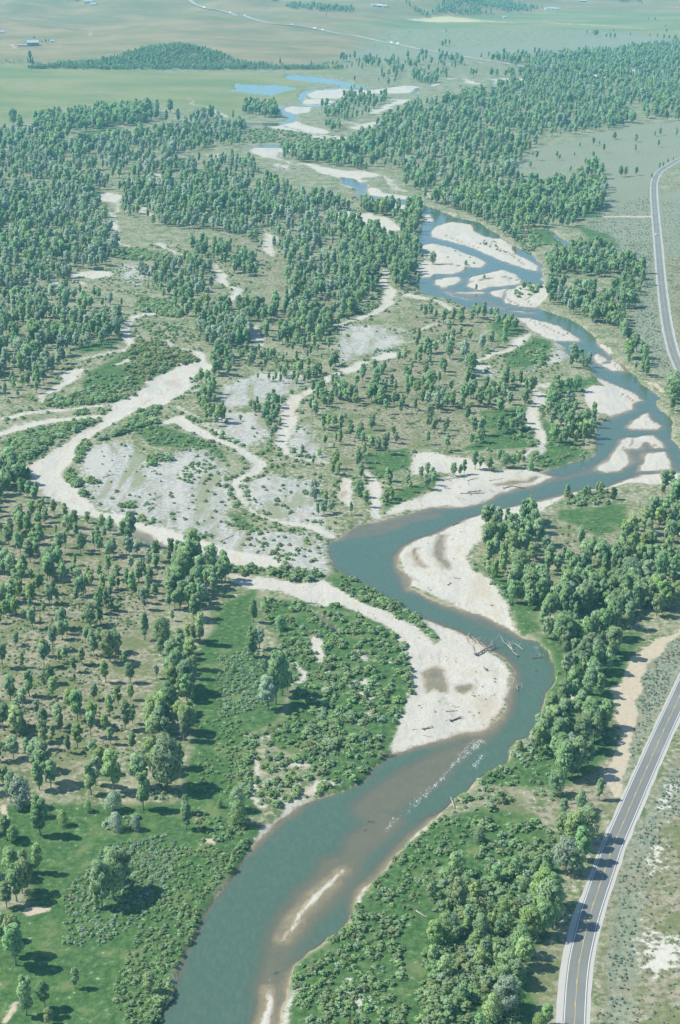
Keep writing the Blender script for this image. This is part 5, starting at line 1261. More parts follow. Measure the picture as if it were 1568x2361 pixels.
# willows and low shrubs: sheet, outline, per hectare, height, tone (0 green, 2 olive, 3 silver), words
WZ = [
    (5, [(15, 210), (120, 170), (460, 110), (440, 130), (240, 220), (130, 310), (60, 270)], 480, 3.6, 0, ""), (5, [(430, 230), (480, 200), (600, 130), (640, 80), (720, 60), (730, 120), (600, 170)], 480, 3.6, 0, ""), (5, [(360, 260), (400, 200), (410, 240), (370, 320), (345, 330)], 480, 3.2, 0, ""), (5, [(290, 350), (330, 340), (400, 480), (380, 490), (310, 410)], 400, 3, 0, ""),
    (5, [(680, 290), (770, 280), (780, 330), (700, 330)], 260, 3.6, 0, ""), (5, [(385, 380), (450, 395), (450, 415), (390, 410)], 300, 3, 0, ""), (5, [(560, 500), (600, 510), (600, 535), (560, 520)], 300, 3, 0, ""), (5, [(600, 130), (740, 150), (900, 200), (1000, 250), (1050, 330), (900, 420), (820, 380), (900, 280), (700, 240), (620, 170)], 170, 1.8, 0, ""),
    (5, [(1050, 560), (1400, 620), (1500, 740), (1300, 780), (1100, 700)], 130, 1.8, 0, "on the shrubby cobble flat left of the river"), (5, [(740, 640), (820, 660), (830, 690), (760, 680)], 380, 3.4, 0, "at the edge of the wash"), (5, [(950, 750), (1100, 790), (1460, 830), (1480, 860), (1300, 850), (1130, 840), (1000, 800)], 330, 3.4, 0, "in the row above the dry channel"), (5, [(400, 250), (1040, 330), (1050, 560), (940, 660), (560, 540)], 26, 1.4, 0, ""),
    (5, [(560, 565), (700, 590), (700, 605), (570, 575)], 300, 2, 0, ""), (5, [(1230, 870), (1310, 870), (1310, 895), (1240, 890)], 350, 3, 0, "on the pale dry channel"), (5, [(1200, 300), (1500, 330), (1480, 560), (1250, 560)], 50, 1.8, 0, "on the old flat left of the river bend"), (5, [(1030, 370), (1070, 370), (1040, 450), (1020, 440)], 350, 2.2, 0, ""), (5, [(1095, 400), (1150, 380), (1110, 450), (1095, 450)], 350, 1.6, 0, ""), (5, [(850, 95), (930, 125), (900, 130), (860, 110)], 350, 2.4, 0, ""), (5, [(920, 150), (1080, 220), (1080, 240), (930, 165)], 250, 2.4, 0, ""),
    (3, [(530, 270), (640, 270), (760, 300), (750, 330), (560, 320)], 300, 3.5, 0, ""), (3, [(630, 500), (760, 510), (850, 560), (820, 590), (700, 570), (640, 560)], 320, 4, 0, ""), (3, [(620, 690), (780, 720), (920, 780), (780, 820), (680, 880), (600, 900), (560, 820)], 200, 3.2, 2, ""), (3, [(770, 890), (860, 860), (950, 850), (830, 900)], 380, 2.8, 0, ""), (3, [(200, 970), (500, 900), (640, 900), (600, 960), (400, 990)], 200, 3, 0, ""), (3, [(400, 840), (600, 860), (620, 920), (380, 940)], 110, 2.4, 0, ""),
    (3, [(560, 340), (840, 400), (640, 500), (420, 440)], 80, 1.5, 0, ""), (3, [(640, 600), (900, 620), (920, 720), (700, 700)], 120, 2, 0, ""), (3, [(1240, 780), (1480, 790), (1420, 830), (1260, 830)], 220, 2, 0, ""), (4, [(20, 560), (180, 520), (160, 550), (0, 590)], 330, 3, 0, ""), (5, [(200, 40), (520, 0), (560, 15), (300, 60), (200, 65)], 330, 2.6, 0, ""), (5, [(340, 75), (480, 70), (470, 90), (340, 95)], 330, 2.6, 0, ""),
    (6, [(1030, 470), (1250, 430), (1240, 520), (1060, 510)], 230, 2.8, 0, "in the scrub above the small green lawn"), (6, [(870, 270), (960, 280), (1000, 330), (900, 340)], 230, 2, 0, ""), (6, [(780, 170), (870, 150), (920, 240), (790, 220)], 150, 2.8, 0, ""), (6, [(1000, 230), (1180, 270), (1100, 300), (1000, 320)], 120, 2.0, 0, ""), (6, [(620, 770), (760, 860), (800, 1004), (770, 1004), (660, 850), (600, 800)], 160, 2.4, 3, "at the back of the right gravel bar"),
    (6, [(0, 815), (150, 900), (320, 1010), (200, 1010), (60, 930), (0, 900)], 340, 2.4, 0, "on the green spit beside the river"), (8, [(80, -10), (240, -10), (350, 80), (460, 190), (430, 190), (300, 100), (170, 40)], 340, 2.2, 0, "on the green spit beside the river"),
    (8, [(-60, 20), (60, 60), (240, 150), (300, 240), (350, 370), (340, 480), (270, 590), (240, 700), (120, 830), (0, 880), (-100, 880), (-100, 20)], 150, 2.6, 0, "in the thicket behind the lower gravel bar"), (7, [(1190, 0), (1400, 20), (1568, 90), (1568, 880), (1300, 960), (1150, 960), (1150, 640), (1300, 560), (1380, 460), (1330, 300)], 190, 2.2, 0, "in the riverside scrub on pale gravel"), (7, [(1400, 640), (1540, 560), (1568, 700), (1480, 730), (1380, 720)], 350, 3.6, 0, "in the dark thicket above the river bank"),
    (7, [(1000, 280), (1200, 200), (1260, 500), (1000, 560)], 360, 1.15, 3, "in the silvery patch of the green strip"), (7, [(900, 560), (1150, 560), (1140, 800), (1150, 900), (900, 900)], 120, 1.2, 0, "on the green strip"), (7, [(690, 780), (780, 780), (790, 920), (690, 950)], 330, 1.6, 3, "below the great clump"), (7, [(1100, 620), (1160, 640), (1150, 900), (1110, 900)], 400, 1.8, 0, "along the edge of the green strip"),
    (9, [(290, 400), (480, 180), (800, 100), (830, 190), (760, 400), (640, 530), (480, 660), (290, 640)], 460, 1.1, 3, "in the silvery brush of the green meadow"), (9, [(830, 190), (1150, 180), (1100, 260), (930, 490), (850, 690), (740, 930), (620, 1010), (540, 900), (560, 700), (640, 530), (760, 400)], 460, 1.15, 0, "in the low brush along the left bank"),
    (9, [(1190, 100), (1110, 240), (930, 490), (850, 680), (740, 930), (700, 1010), (670, 1010), (820, 690), (900, 490), (1080, 240), (1150, 100)], 450, 2.0, 0, "on the very edge of the left bank"), (9, [(860, 20), (1180, 40), (1150, 180), (900, 160)], 160, 1.8, 0, "on the bank above the meadow"), (9, [(470, 60), (660, 40), (640, 110), (480, 120)], 200, 2.4, 3, "in the upper meadow"),
    (10, [(130, 330), (420, 60), (620, 0), (680, 0), (480, 330), (380, 420), (330, 560), (200, 480), (100, 420)], 230, 1.5, 0, "on the bank inside the lower bend"), (10, [(80, 440), (310, 520), (285, 1010), (-140, 1010), (-240, 720), (30, 560)], 330, 1.8, 0, "in the thicket at the bottom of the right bank"), (10, [(600, 60), (900, 60), (1000, 200), (900, 300), (620, 250)], 260, 2.2, 0, "at the top of the roadside thicket"), (10, [(480, 330), (900, 250), (980, 420), (860, 700), (840, 1010), (365, 1010), (365, 700)], 300, 3.3, 0, "in the thicket between river and road"),
    (8, [(640, 820), (780, 740), (1000, 880), (980, 960), (800, 860), (660, 900), (480, 1000), (460, 1000)], 170, 2.2, 0, "on the bank below the bend"), (8, [(770, 700), (900, 620), (960, 700), (1000, 860), (850, 800)], 300, 2.0, 3, "on the shrubby bank below the bend"), (8, [(1180, 480), (1270, 480), (1290, 690), (1200, 760)], 120, 1.6, 3, "left of the wide turnout"), (8, [(900, 180), (1000, 290), (1010, 350), (940, 230)], 300, 2.4, 3, "on the outer bank of the bend"), (8, [(690, 900), (780, 900), (780, 990), (690, 990)], 330, 2.6, 0, "in the round clump by the dark soil"),
    (4, [(780, 180), (900, 170), (950, 260), (850, 290)], 110, 3, 0, ""), (4, [(810, 450), (850, 430), (930, 440), (900, 480), (810, 490)], 300, 3.6, 0, ""), (4, [(640, 800), (840, 870), (1000, 880), (1050, 830), (1000, 760), (880, 670), (760, 760)], 60, 1.8, 0, ""), (4, [(640, 235), (740, 260), (730, 275), (650, 245)], 160, 2.4, 0, "@"), (4, [(805, 450), (850, 425), (935, 435), (900, 485), (810, 492)], 130, 3.0, 0, "@"), (4, [(600, 150), (700, 210), (790, 250), (780, 300), (660, 240)], 12, 1.6, 0, "@"), (4, [(520, 270), (660, 325), (600, 345), (480, 320)], 10, 1.4, 0, "@"), (4, [(880, 590), (1060, 655), (1040, 690), (900, 640)], 14, 1.2, 0, "@"), (4, [(950, 290), (1100, 280), (1060, 330), (960, 320)], 170, 2.4, 3, ""), (4, [(820, 860), (930, 870), (900, 890), (830, 880)], 300, 2.4, 0, ""), (4, [(880, 700), (950, 730), (940, 820), (880, 800)], 110, 3.4, 0, ""),
    (7, [(-100, -40), (640, -40), (660, 120), (500, 200), (480, 400), (-100, 420)], 120, 1.0, 0, "under the trees of the dry grove"), (7, [(-100, 420), (560, 400), (600, 760), (-100, 760)], 110, 1.0, 0, "under the trees of the dry grove"), (5, [(-100, 640), (300, 620), (700, 760), (700, 1004), (-100, 1004)], 70, 1.0, 0, ""), (6, [(1000, 600), (1330, 640), (1240, 790), (1030, 770)], 120, 1.2, 0, "on the sandy clearing of the right wood"), (6, [(0, 0), (900, 0), (600, 260), (0, 320)], 60, 1.0, 0, ""),
    (1, [(1130, 600), (1230, 590), (1440, 625), (1560, 650), (1400, 670), (1240, 665), (1120, 660)], 60, 3.2, 0, ""), (1, [(260, 285), (520, 268), (620, 280), (480, 305), (300, 298)], 120, 4, 0, ""), (2, [(560, 400), (720, 400), (730, 440), (560, 440)], 50, 3, 0, ""),
]
SZ = [(8, [(1360, 440), (1480, 220), (1568, 190), (1700, 120), (1620, 260), (1568, 350), (1320, 820), (1300, 850), (1350, 640)], 850, 0.95), (10, [(1190, 1030), (1250, 460), (1390, 60), (1568, -200), (1650, -200), (1500, 100), (1400, 500), (1340, 900), (1310, 1060)], 620, 0.95), (10, [(1310, 1060), (1400, 500), (1500, 100), (1650, -200), (1800, -200), (1800, 1060)], 190, 0.9),
      (8, [(1430, 1010), (1568, 740), (1700, 500), (1750, 500), (1700, 1010)], 480, 0.95), (4, [(1200, 260), (1450, 250), (1500, 640), (1560, 850), (1430, 800), (1320, 680), (1390, 520), (1410, 400), (1300, 290)], 330, 1.15), (4, [(1150, 150), (1215, 100), (1440, 10), (1450, 250), (1200, 260)], 150, 1.2), (4, [(1480, 60), (1700, 0), (1700, 700), (1580, 760), (1520, 450)], 150, 1.0), (10, [(1000, 330), (1110, 330), (1080, 440), (1020, 420)], 500, 0.9)]


def scatter(poly, dens, r, gap=0.0):
    x0, y0 = poly.min(0); x1, y1 = poly.max(0)
    n = int((x1 - x0) * (y1 - y0) / 10000 * dens)
    n = min(n, 90000)
    x = r.uniform(x0, x1, n); y = r.uniform(y0, y1, n)
    ok = sd_poly(x, y, poly) < (fbm(x, y, 18, 5) - 0.5) * 8
    return x[ok], y[ok]


def in_view(x, y, z=0.0, m=0.10):
    """roughly within the picture, with a margin for a step to the side"""
    depth = y * math.cos(PITCH) + (CAMH - z) * math.sin(PITCH)
    u = x / depth * F / 784.0
    v = (y * math.sin(PITCH) - (CAMH - z) * math.cos(PITCH)) / depth * F / 1180.5
    return (np.abs(u) < 1 + m) & (v > -1 - m)


tr = []      # x, y, height, shape, tone, words, hand placed
for t in HT:
    x, y = G(t[0], [(t[1], t[2])])[0]
    z = float(ground_z(x, y))
    ox, oy = ORG[t[0]]
    yt = oy + t[3] / 2.0
    a = math.atan((yt - 1180.5) / F) + PITCH
    h = CAMH - z - y * math.tan(a)
    tr.append((x, y, min(max(h, 2.0), 30.0), t[4], t[5], t[6], 1))
hx = np.array([t[0] for t in tr]); hy = np.array([t[1] for t in tr])
word_zones = []
for zi, (tile, pl, dens, hm, hs, gf, bf, words) in enumerate(TZ):
    poly = G(tile, pl)
    word_zones.append((poly, words))
    r = np.random.default_rng(1000 + zi)
    x, y = scatter(poly, dens * {0: 1.1, 1: 0.72, 2: 0.64, 3: 1.6, 4: 1.3, 5: 1.1, 7: 1.0}.get(tile, 1.3) * (1.9 if words == "B" else 1.0), r)
    # clumps and glades
    keep = r.uniform(size=len(x)) < np.clip(0.25 + 1.5 * (fbm(x, y, 38, 81) - 0.18), 0.2, 1.0)
    keep &= (at_water(x, y) > 2.5) & (at_gravel(x, y) < 0.45) & (at_road(x, y) > 9) & (at_dirt(x, y) < 0.5) & in_view(x, y)
    x, y = x[keep], y[keep]
    if len(x) == 0: continue
    if tile in (7, 8, 9, 10):
        d = np.min(np.hypot(x[:, None] - hx[None, :], (y[:, None] - hy[None, :])), axis=1)
        x, y = x[d > 3.5], y[d > 3.5]
    h = np.clip(r.normal(hm, hs, len(x)) * (0.72 + 0.56 * fbm(x, y, 60, 83)), 2.5, 30)
    u = r.uniform(size=len(x)) * 0.6 + 0.4 * np.clip((fbm(x, y, 45, 85) - 0.3) * 2.5, 0, 1)
    tone = np.where(u < gf, 2, np.where(u > 1 - bf, 1, 0))
    for k in range(len(x)):
        if "thicket between" in words: s = int(r.choice([5, 5, 1, 0]))
        elif words == "B": s = int(r.choice([6, 2, 1, 6]))
        else: s = int(r.choice([0, 1, 1, 2, 3, 4, 6, 6, 6]))
        tr.append((x[k], y[k], float(h[k]), s, int(tone[k]), "" if words == "B" else words, 0))

X = np.array([(t[0], t[1], t[2]) for t in tr])
app = X[:, 2] * scale_at(X[:, 0], X[:, 1])
visible = in_view(X[:, 0], X[:, 1], 0, -0.005)
hand = np.array([t[6] for t in tr], bool)
score = np.where(visible, app, 0) + np.where(hand, 1e4, 0)
order = np.argsort(-score)
single = order[:300]
rest = order[300:]


def zone_words(x, y):
    for poly, w in word_zones:
        if w and w != "B" and sd_poly(np.array([x]), np.array([y]), poly)[0] < 4: return w
    return "in the riverside woodland"


def seat(x, y): return float(ground_z(x, y))


labels = {}
made = []
for n, i in enumerate(single):
    x, y, h, s, tn, words, hp = tr[i]
    words = words or zone_words(x, y)
    root = bpy.data.objects.new("cottonwood_tree", None)
    link(root)
    root.location = (x, y, seat(x, y) - 0.1)
    root.rotation_euler = (random.uniform(-0.05, 0.05), random.uniform(-0.05, 0.05), random.uniform(0, 6.28))
    wsc = random.uniform(0.74, 0.98)
    root.scale = (h * wsc, h * wsc, h)
    root.empty_display_size = 0.5
    var = n % 2
    c = link(bpy.data.objects.new("crown", near_crown[s][var]), root)
    c.material_slots[0].link = 'OBJECT'
    c.material_slots[0].material = M[TONES[tn][0]]
    link(bpy.data.objects.new("trunk", near_trunk[s][var]), root)
    size = "tall" if h > 15.5 else "small" if h < 9 else "medium"
    lab = "%s %s %s cottonwood %s" % (size, TONES[tn][1], SHAPES[s][0], words)
    tag(root, lab, "tree", "cottonwoods " + words)
    made.append(root)


ORDINAL = ["nearest", "second", "third", "fourth", "fifth", "sixth", "seventh", "eighth", "ninth", "tenth", "eleventh", "twelfth"]


def rank_labels(things):
    """where several share a label, say which one counting from the front"""
    by = {}
    for o in things: by.setdefault(o["label"], []).append(o)
    for lab, os_ in by.items():
        if len(os_) < 2: continue
        os_.sort(key=lambda o: o.location.y)
        for k, o in enumerate(os_):
            n = ORDINAL[k] if k < 12 else "%dth" % (k + 1)
            if len(lab.split()) > 12: lab = lab.replace("cottonwood ", "").replace(" the ", " ", 1)
            o["label"] = "%s, %s" % (lab, "nearest of its kind" if k == 0 else n + " from the front")


rank_labels(made)


def cloud(name, xyz, scl, rot, pick, coll, label, cat):
    """one object that sets plants of a collection on many points"""
    me = bpy.data.meshes.new(name)
    me.vertices.add(len(xyz)); me.vertices.foreach_set("co", np.asarray(xyz, np.float32).ravel())
    a = me.attributes.new("plant_scale", 'FLOAT_VECTOR', 'POINT'); a.data.foreach_set("vector", np.asarray(scl, np.float32).ravel())
    a = me.attributes.new("plant_turn", 'FLOAT_VECTOR', 'POINT'); a.data.foreach_set("vector", np.asarray(rot, np.float32).ravel())
    a = me.attributes.new("plant_pick", 'INT', 'POINT'); a.data.foreach_set("value", np.asarray(pick, np.int32))
    me.update()
    ob = link(bpy.data.objects.new(name, me))
    ng = bpy.data.node_groups.new(name, 'GeometryNodeTree')
    ng.interface.new_socket("Geometry", in_out='INPUT', socket_type='NodeSocketGeometry')
    ng.interface.new_socket("Geometry", in_out='OUTPUT', socket_type='NodeSocketGeometry')
    gi = ng.nodes.new("NodeGroupInput"); go = ng.nodes.new("NodeGroupOutput")
    ci = ng.nodes.new("GeometryNodeCollectionInfo")
    ci.inputs["Collection"].default_value = coll
    ci.inputs["Separate Children"].default_value = True
    ci.inputs["Reset Children"].default_value = True
    ip = ng.nodes.new("GeometryNodeInstanceOnPoints")
    ip.inputs["Pick Instance"].default_value = True

    def named(nm, typ):
        q = ng.nodes.new("GeometryNodeInputNamedAttribute"); q.data_type = typ; q.inputs[0].default_value = nm
        return q.outputs[0]
    e2r = ng.nodes.new("FunctionNodeEulerToRotation")
    lk = ng.links.new
    lk(gi.outputs[0], ip.inputs["Points"]); lk(ci.outputs[0], ip.inputs["Instance"])
    lk(named("plant_pick", 'INT'), ip.inputs["Instance Index"])
    lk(named("plant_turn", 'FLOAT_VECTOR'), e2r.inputs[0]); lk(e2r.outputs[0], ip.inputs["Rotation"])
    lk(named("plant_scale", 'FLOAT_VECTOR'), ip.inputs["Scale"])
    lk(ip.outputs[0], go.inputs[0])
    md = ob.modifiers.new("plants", 'NODES'); md.node_group = ng
    tag(ob, label, cat, kind="stuff")
    return ob


r = np.random.default_rng(77)
xs = X[rest, 0]; ys = X[rest, 1]; hs_ = X[rest, 2]
shp = np.array([tr[i][3] for i in rest]); ton = np.array([tr[i][4] for i in rest])
wz = r.uniform(0.66, 0.96, len(rest))
cloud("cottonwood_woodland", np.stack([xs, ys, ground_z(xs, ys) - 0.1], -1), np.stack([hs_ * wz, hs_ * wz, hs_], -1),
      np.stack([r.uniform(-.05, .05, len(rest)), r.uniform(-.05, .05, len(rest)), r.uniform(0, 6.28, len(rest))], -1), shp * 3 + ton, PROTO,
      "cottonwood woodland covering the valley floor into the distance", "woodland")

wl = []
for zi, (tile, pl, dens, hm, tone, words) in enumerate(WZ):
    poly = G(tile, pl)
    r = np.random.default_rng(3000 + zi)
    x, y = scatter(poly, dens * (9.0 if tile == 9 or (tile == 7 and hm < 1.9) else 5.5 if tile == 10 else 4.0 if tile > 6 else 3.4), r)
    keep = (at_water(x, y) > 0.6) & (at_gravel(x, y) < (1.1 if words == "@" else 0.65)) & (at_road(x, y) > 7.5) & (at_dirt(x, y) < 0.5) & in_view(x, y)
    keep &= r.uniform(size=len(x)) < np.clip(0.35 + 1.6 * (fbm(x, y, 14, 87) - 0.2), 0.15, 1)
    x, y = x[keep], y[keep]
    h = hm * r.uniform(0.55, 1.25, len(x))
    for k in range(len(x)):
        u = r.uniform()
        t = tone if u < 0.62 else (0 if u < 0.88 else (2 if u < 0.93 else 3))
        wl.append((x[k], y[k], h[k], t, words.strip("@")))
r = np.random.default_rng(4100)
fringe = G(0, [ground_pt(*q) for q in ((-60, 640), (360, 560), (820, 430), (1000, 560), (1100, 720), (1330, 830), (1400, 1060), (900, 1180), (760, 1250), (740, 1330), (520, 1300), (200, 1150), (-60, 1120))])
x, y = scatter(fringe, 900, r)
gq = at_gravel(x, y); wq_ = at_water(x, y); clump = fbm(x, y, 16, 89)
keep = (wq_ > 1.0) & in_view(x, y)
pr = np.where((gq > 0.03) & (gq < 0.42), 0.55, np.where(gq >= 0.42, 0.012, 0.05)) * np.clip(3.0 * (clump - 0.33), 0.1, 1.6)
keep &= r.uniform(size=len(x)) < pr
for k in np.nonzero(keep)[0]:
    wl.append((x[k], y[k], float(r.uniform(0.8, 2.6) if gq[k] < 0.42 else r.uniform(0.4, 1.1)), int(r.choice([0, 0, 0, 2, 3])), ""))
bars = G(0, [ground_pt(*q) for q in ((960, 470), (1560, 860), (1568, 1120), (1000, 1400), (1180, 1560), (1160, 1680), (900, 1740), (940, 1500), (780, 1380), (520, 1340), (900, 1190), (1380, 1020))])
x, y = scatter(bars, 160, r)
keep = (at_water(x, y) > 2.0) & (at_gravel(x, y) > 0.6) & (r.uniform(size=len(x)) < np.clip(3.5 * (fbm(x, y, 11, 90) - 0.5), 0, 1))
for k in np.nonzero(keep)[0]:
    wl.append((x[k], y[k], float(r.uniform(0.25, 0.6)), int(r.choice([2, 3, 0])), ""))
WX = np.array([(w[0], w[1], w[2]) for w in wl])
wapp = np.where(in_view(WX[:, 0], WX[:, 1], 0, -0.005), WX[:, 2] * scale_at(WX[:, 0], WX[:, 1]), 0)
wapp = wapp * np.array([1.0 if w[4] else 0.0 for w in wl])
worder = np.argsort(-wapp)
tw = {0: "green", 2: "yellowing", 3: "silvery"}
LM = {0: "willow_leaf", 2: "olive_leaf", 3: "silver_leaf"}
shrubs = []
for n, i in enumerate(worder[:240]):
    x, y, h, t, words = wl[i]
    root = link(bpy.data.objects.new("willow_shrub", None))
    root.location = (x, y, seat(x, y) - 0.05)
    root.rotation_euler = (0, 0, random.uniform(0, 6.28))
    root.scale = (h * 1.25, h * 1.25, h * 0.9)
    c = link(bpy.data.objects.new("foliage", willow_leafs[n % 5]), root)
    c.material_slots[0].link = 'OBJECT'; c.material_slots[0].material = M[LM[t]]
    link(bpy.data.objects.new("stems", willow_stems[n % 5]), root)
    tag(root, "%s %s willow %s" % ("big" if h > 3.2 else "low" if h < 2.2 else "middling", tw[t], words), "shrub", "shrubs " + words)
    shrubs.append(root)
rank_labels(shrubs)
wr = worder[240:]
r = np.random.default_rng(78)
h = WX[wr, 2]
wt = np.array([wl[i][3] for i in wr])
cand = {0: [0, 1, 4, 5], 2: [2, 6], 3: [3, 7]}
pick = np.array([r.choice(cand[int(t)]) for t in wt])
cloud("willow_thicket", np.stack([WX[wr, 0], WX[wr, 1], ground_z(WX[wr, 0], WX[wr, 1]) - 0.05], -1), np.stack([h * 1.35, h * 1.35, h * 0.80], -1) * r.uniform(0.85, 1.25, (len(wr), 1)),
      np.stack([np.zeros(len(wr)), np.zeros(len(wr)), r.uniform(0, 6.28, len(wr))], -1), pick, PROTO_W, "low willow thickets and shrubs along the banks and bars", "thicket")

sx, sy, sh = [], [], []
for zi, (tile, pl, dens, hm) in enumerate(SZ):
    poly = G(tile, pl)
    r = np.random.default_rng(5000 + zi)
    x, y = scatter(poly, dens * 4.0, r)
    keep = (at_road(x, y) > 7.0) & (at_dirt(x, y) < 0.4) & (at_water(x, y) > 3) & in_view(x, y) & (r.uniform(size=len(x)) < np.clip(0.3 + 1.6 * (fbm(x, y, 12, 88) - 0.2), 0.1, 1))
    sx.append(x[keep]); sy.append(y[keep]); sh.append(hm * r.uniform(0.45, 1.0, keep.sum()))
sx = np.concatenate(sx); sy = np.concatenate(sy); sh = np.concatenate(sh)
r = np.random.default_rng(79)
cloud("sagebrush", np.stack([sx, sy, ground_z(sx, sy) - 0.05], -1), np.stack([sh, sh, sh], -1), np.stack([np.zeros(len(sx)), np.zeros(len(sx)), r.uniform(0, 6.28, len(sx))], -1), r.integers(0, 4, len(sx)), PROTO_S,
      "grey green sagebrush on the dry flats beside the road", "sagebrush")
print("trees", len(tr), "willows", len(wl), "sage", len(sx))

# ------------------------------------------------------------------ driftwood, snags, dead trees
def log_thing(name, tile, a, b, rad, mat, label, cat="log", group=None, roots=True, nbr=3, lift=0.0, rise=0.0, seed=1, brlen=0.3):
    """a stranded trunk from its root end a to its tip b"""
    rr = np.random.default_rng(seed)
    g = G(tile, [a, b])
    za, zb = seat(*g[0]), seat(*g[1])
    za = max(za, WL - 0.1); zb = max(zb, WL - 0.1)
    p0 = np.array([g[0][0], g[0][1], za + rad * 0.7 + lift]); p1 = np.array([g[1][0], g[1][1], zb + rad * 0.45 + lift + rise])
    root = link(bpy.data.objects.new(name, None)); root.location = p0; root.empty_display_size = 0.3
    d = p1 - p0; Ln = np.linalg.norm(d)
    path = [np.zeros(3)]
    for t in (0.25, 0.5, 0.75, 1.0):
        path.append(d * t + (rr.uniform(-1, 1, 3) * Ln * 0.03 * np.array([1, 1, 0.4]) if t < 1 else 0))
    ge = Geo(); ge.tube(path, [rad, rad * 0.92, rad * 0.8, rad * 0.62, rad * 0.28], 7)
    ge.obj("trunk", mat, root, True)
    if roots:
        ge = Geo(); ax = -d / Ln
        for k in range(9):
            v = rr.normal(size=3); v -= ax * v.dot(ax) * 0.7; v /= np.linalg.norm(v)
            q = ax * rad * 0.6 + v * rad * rr.uniform(1.8, 3.6)
            if q[2] < -rad * 0.8: q[2] *= -0.6
            ge.tube([-ax * rad, q * 0.55, q], [rad * 0.55, rad * 0.32, rad * 0.08], 5)
        ge.obj("roots", mat, root)
    for k in range(nbr):
        t = 0.35 + 0.6 * (k + rr.uniform(0, 0.8)) / max(nbr, 1)
        s = path[2] * 0 + d * min(t, 0.98)
        v = d / Ln * 0.7 + np.array([rr.uniform(-1, 1), rr.uniform(-1, 1), rr.uniform(0.1, 0.8)])
        v = v / np.linalg.norm(v) * Ln * brlen * rr.uniform(0.6, 1.2)
        ge = Geo(); ge.tube([s, s + v * 0.5 + rr.uniform(-1, 1, 3) * 0.1, s + v], [rad * 0.42, rad * 0.28, rad * 0.06], 5)
        ge.obj("branch", mat, root)
    tag(root, label, cat, group)
    return root


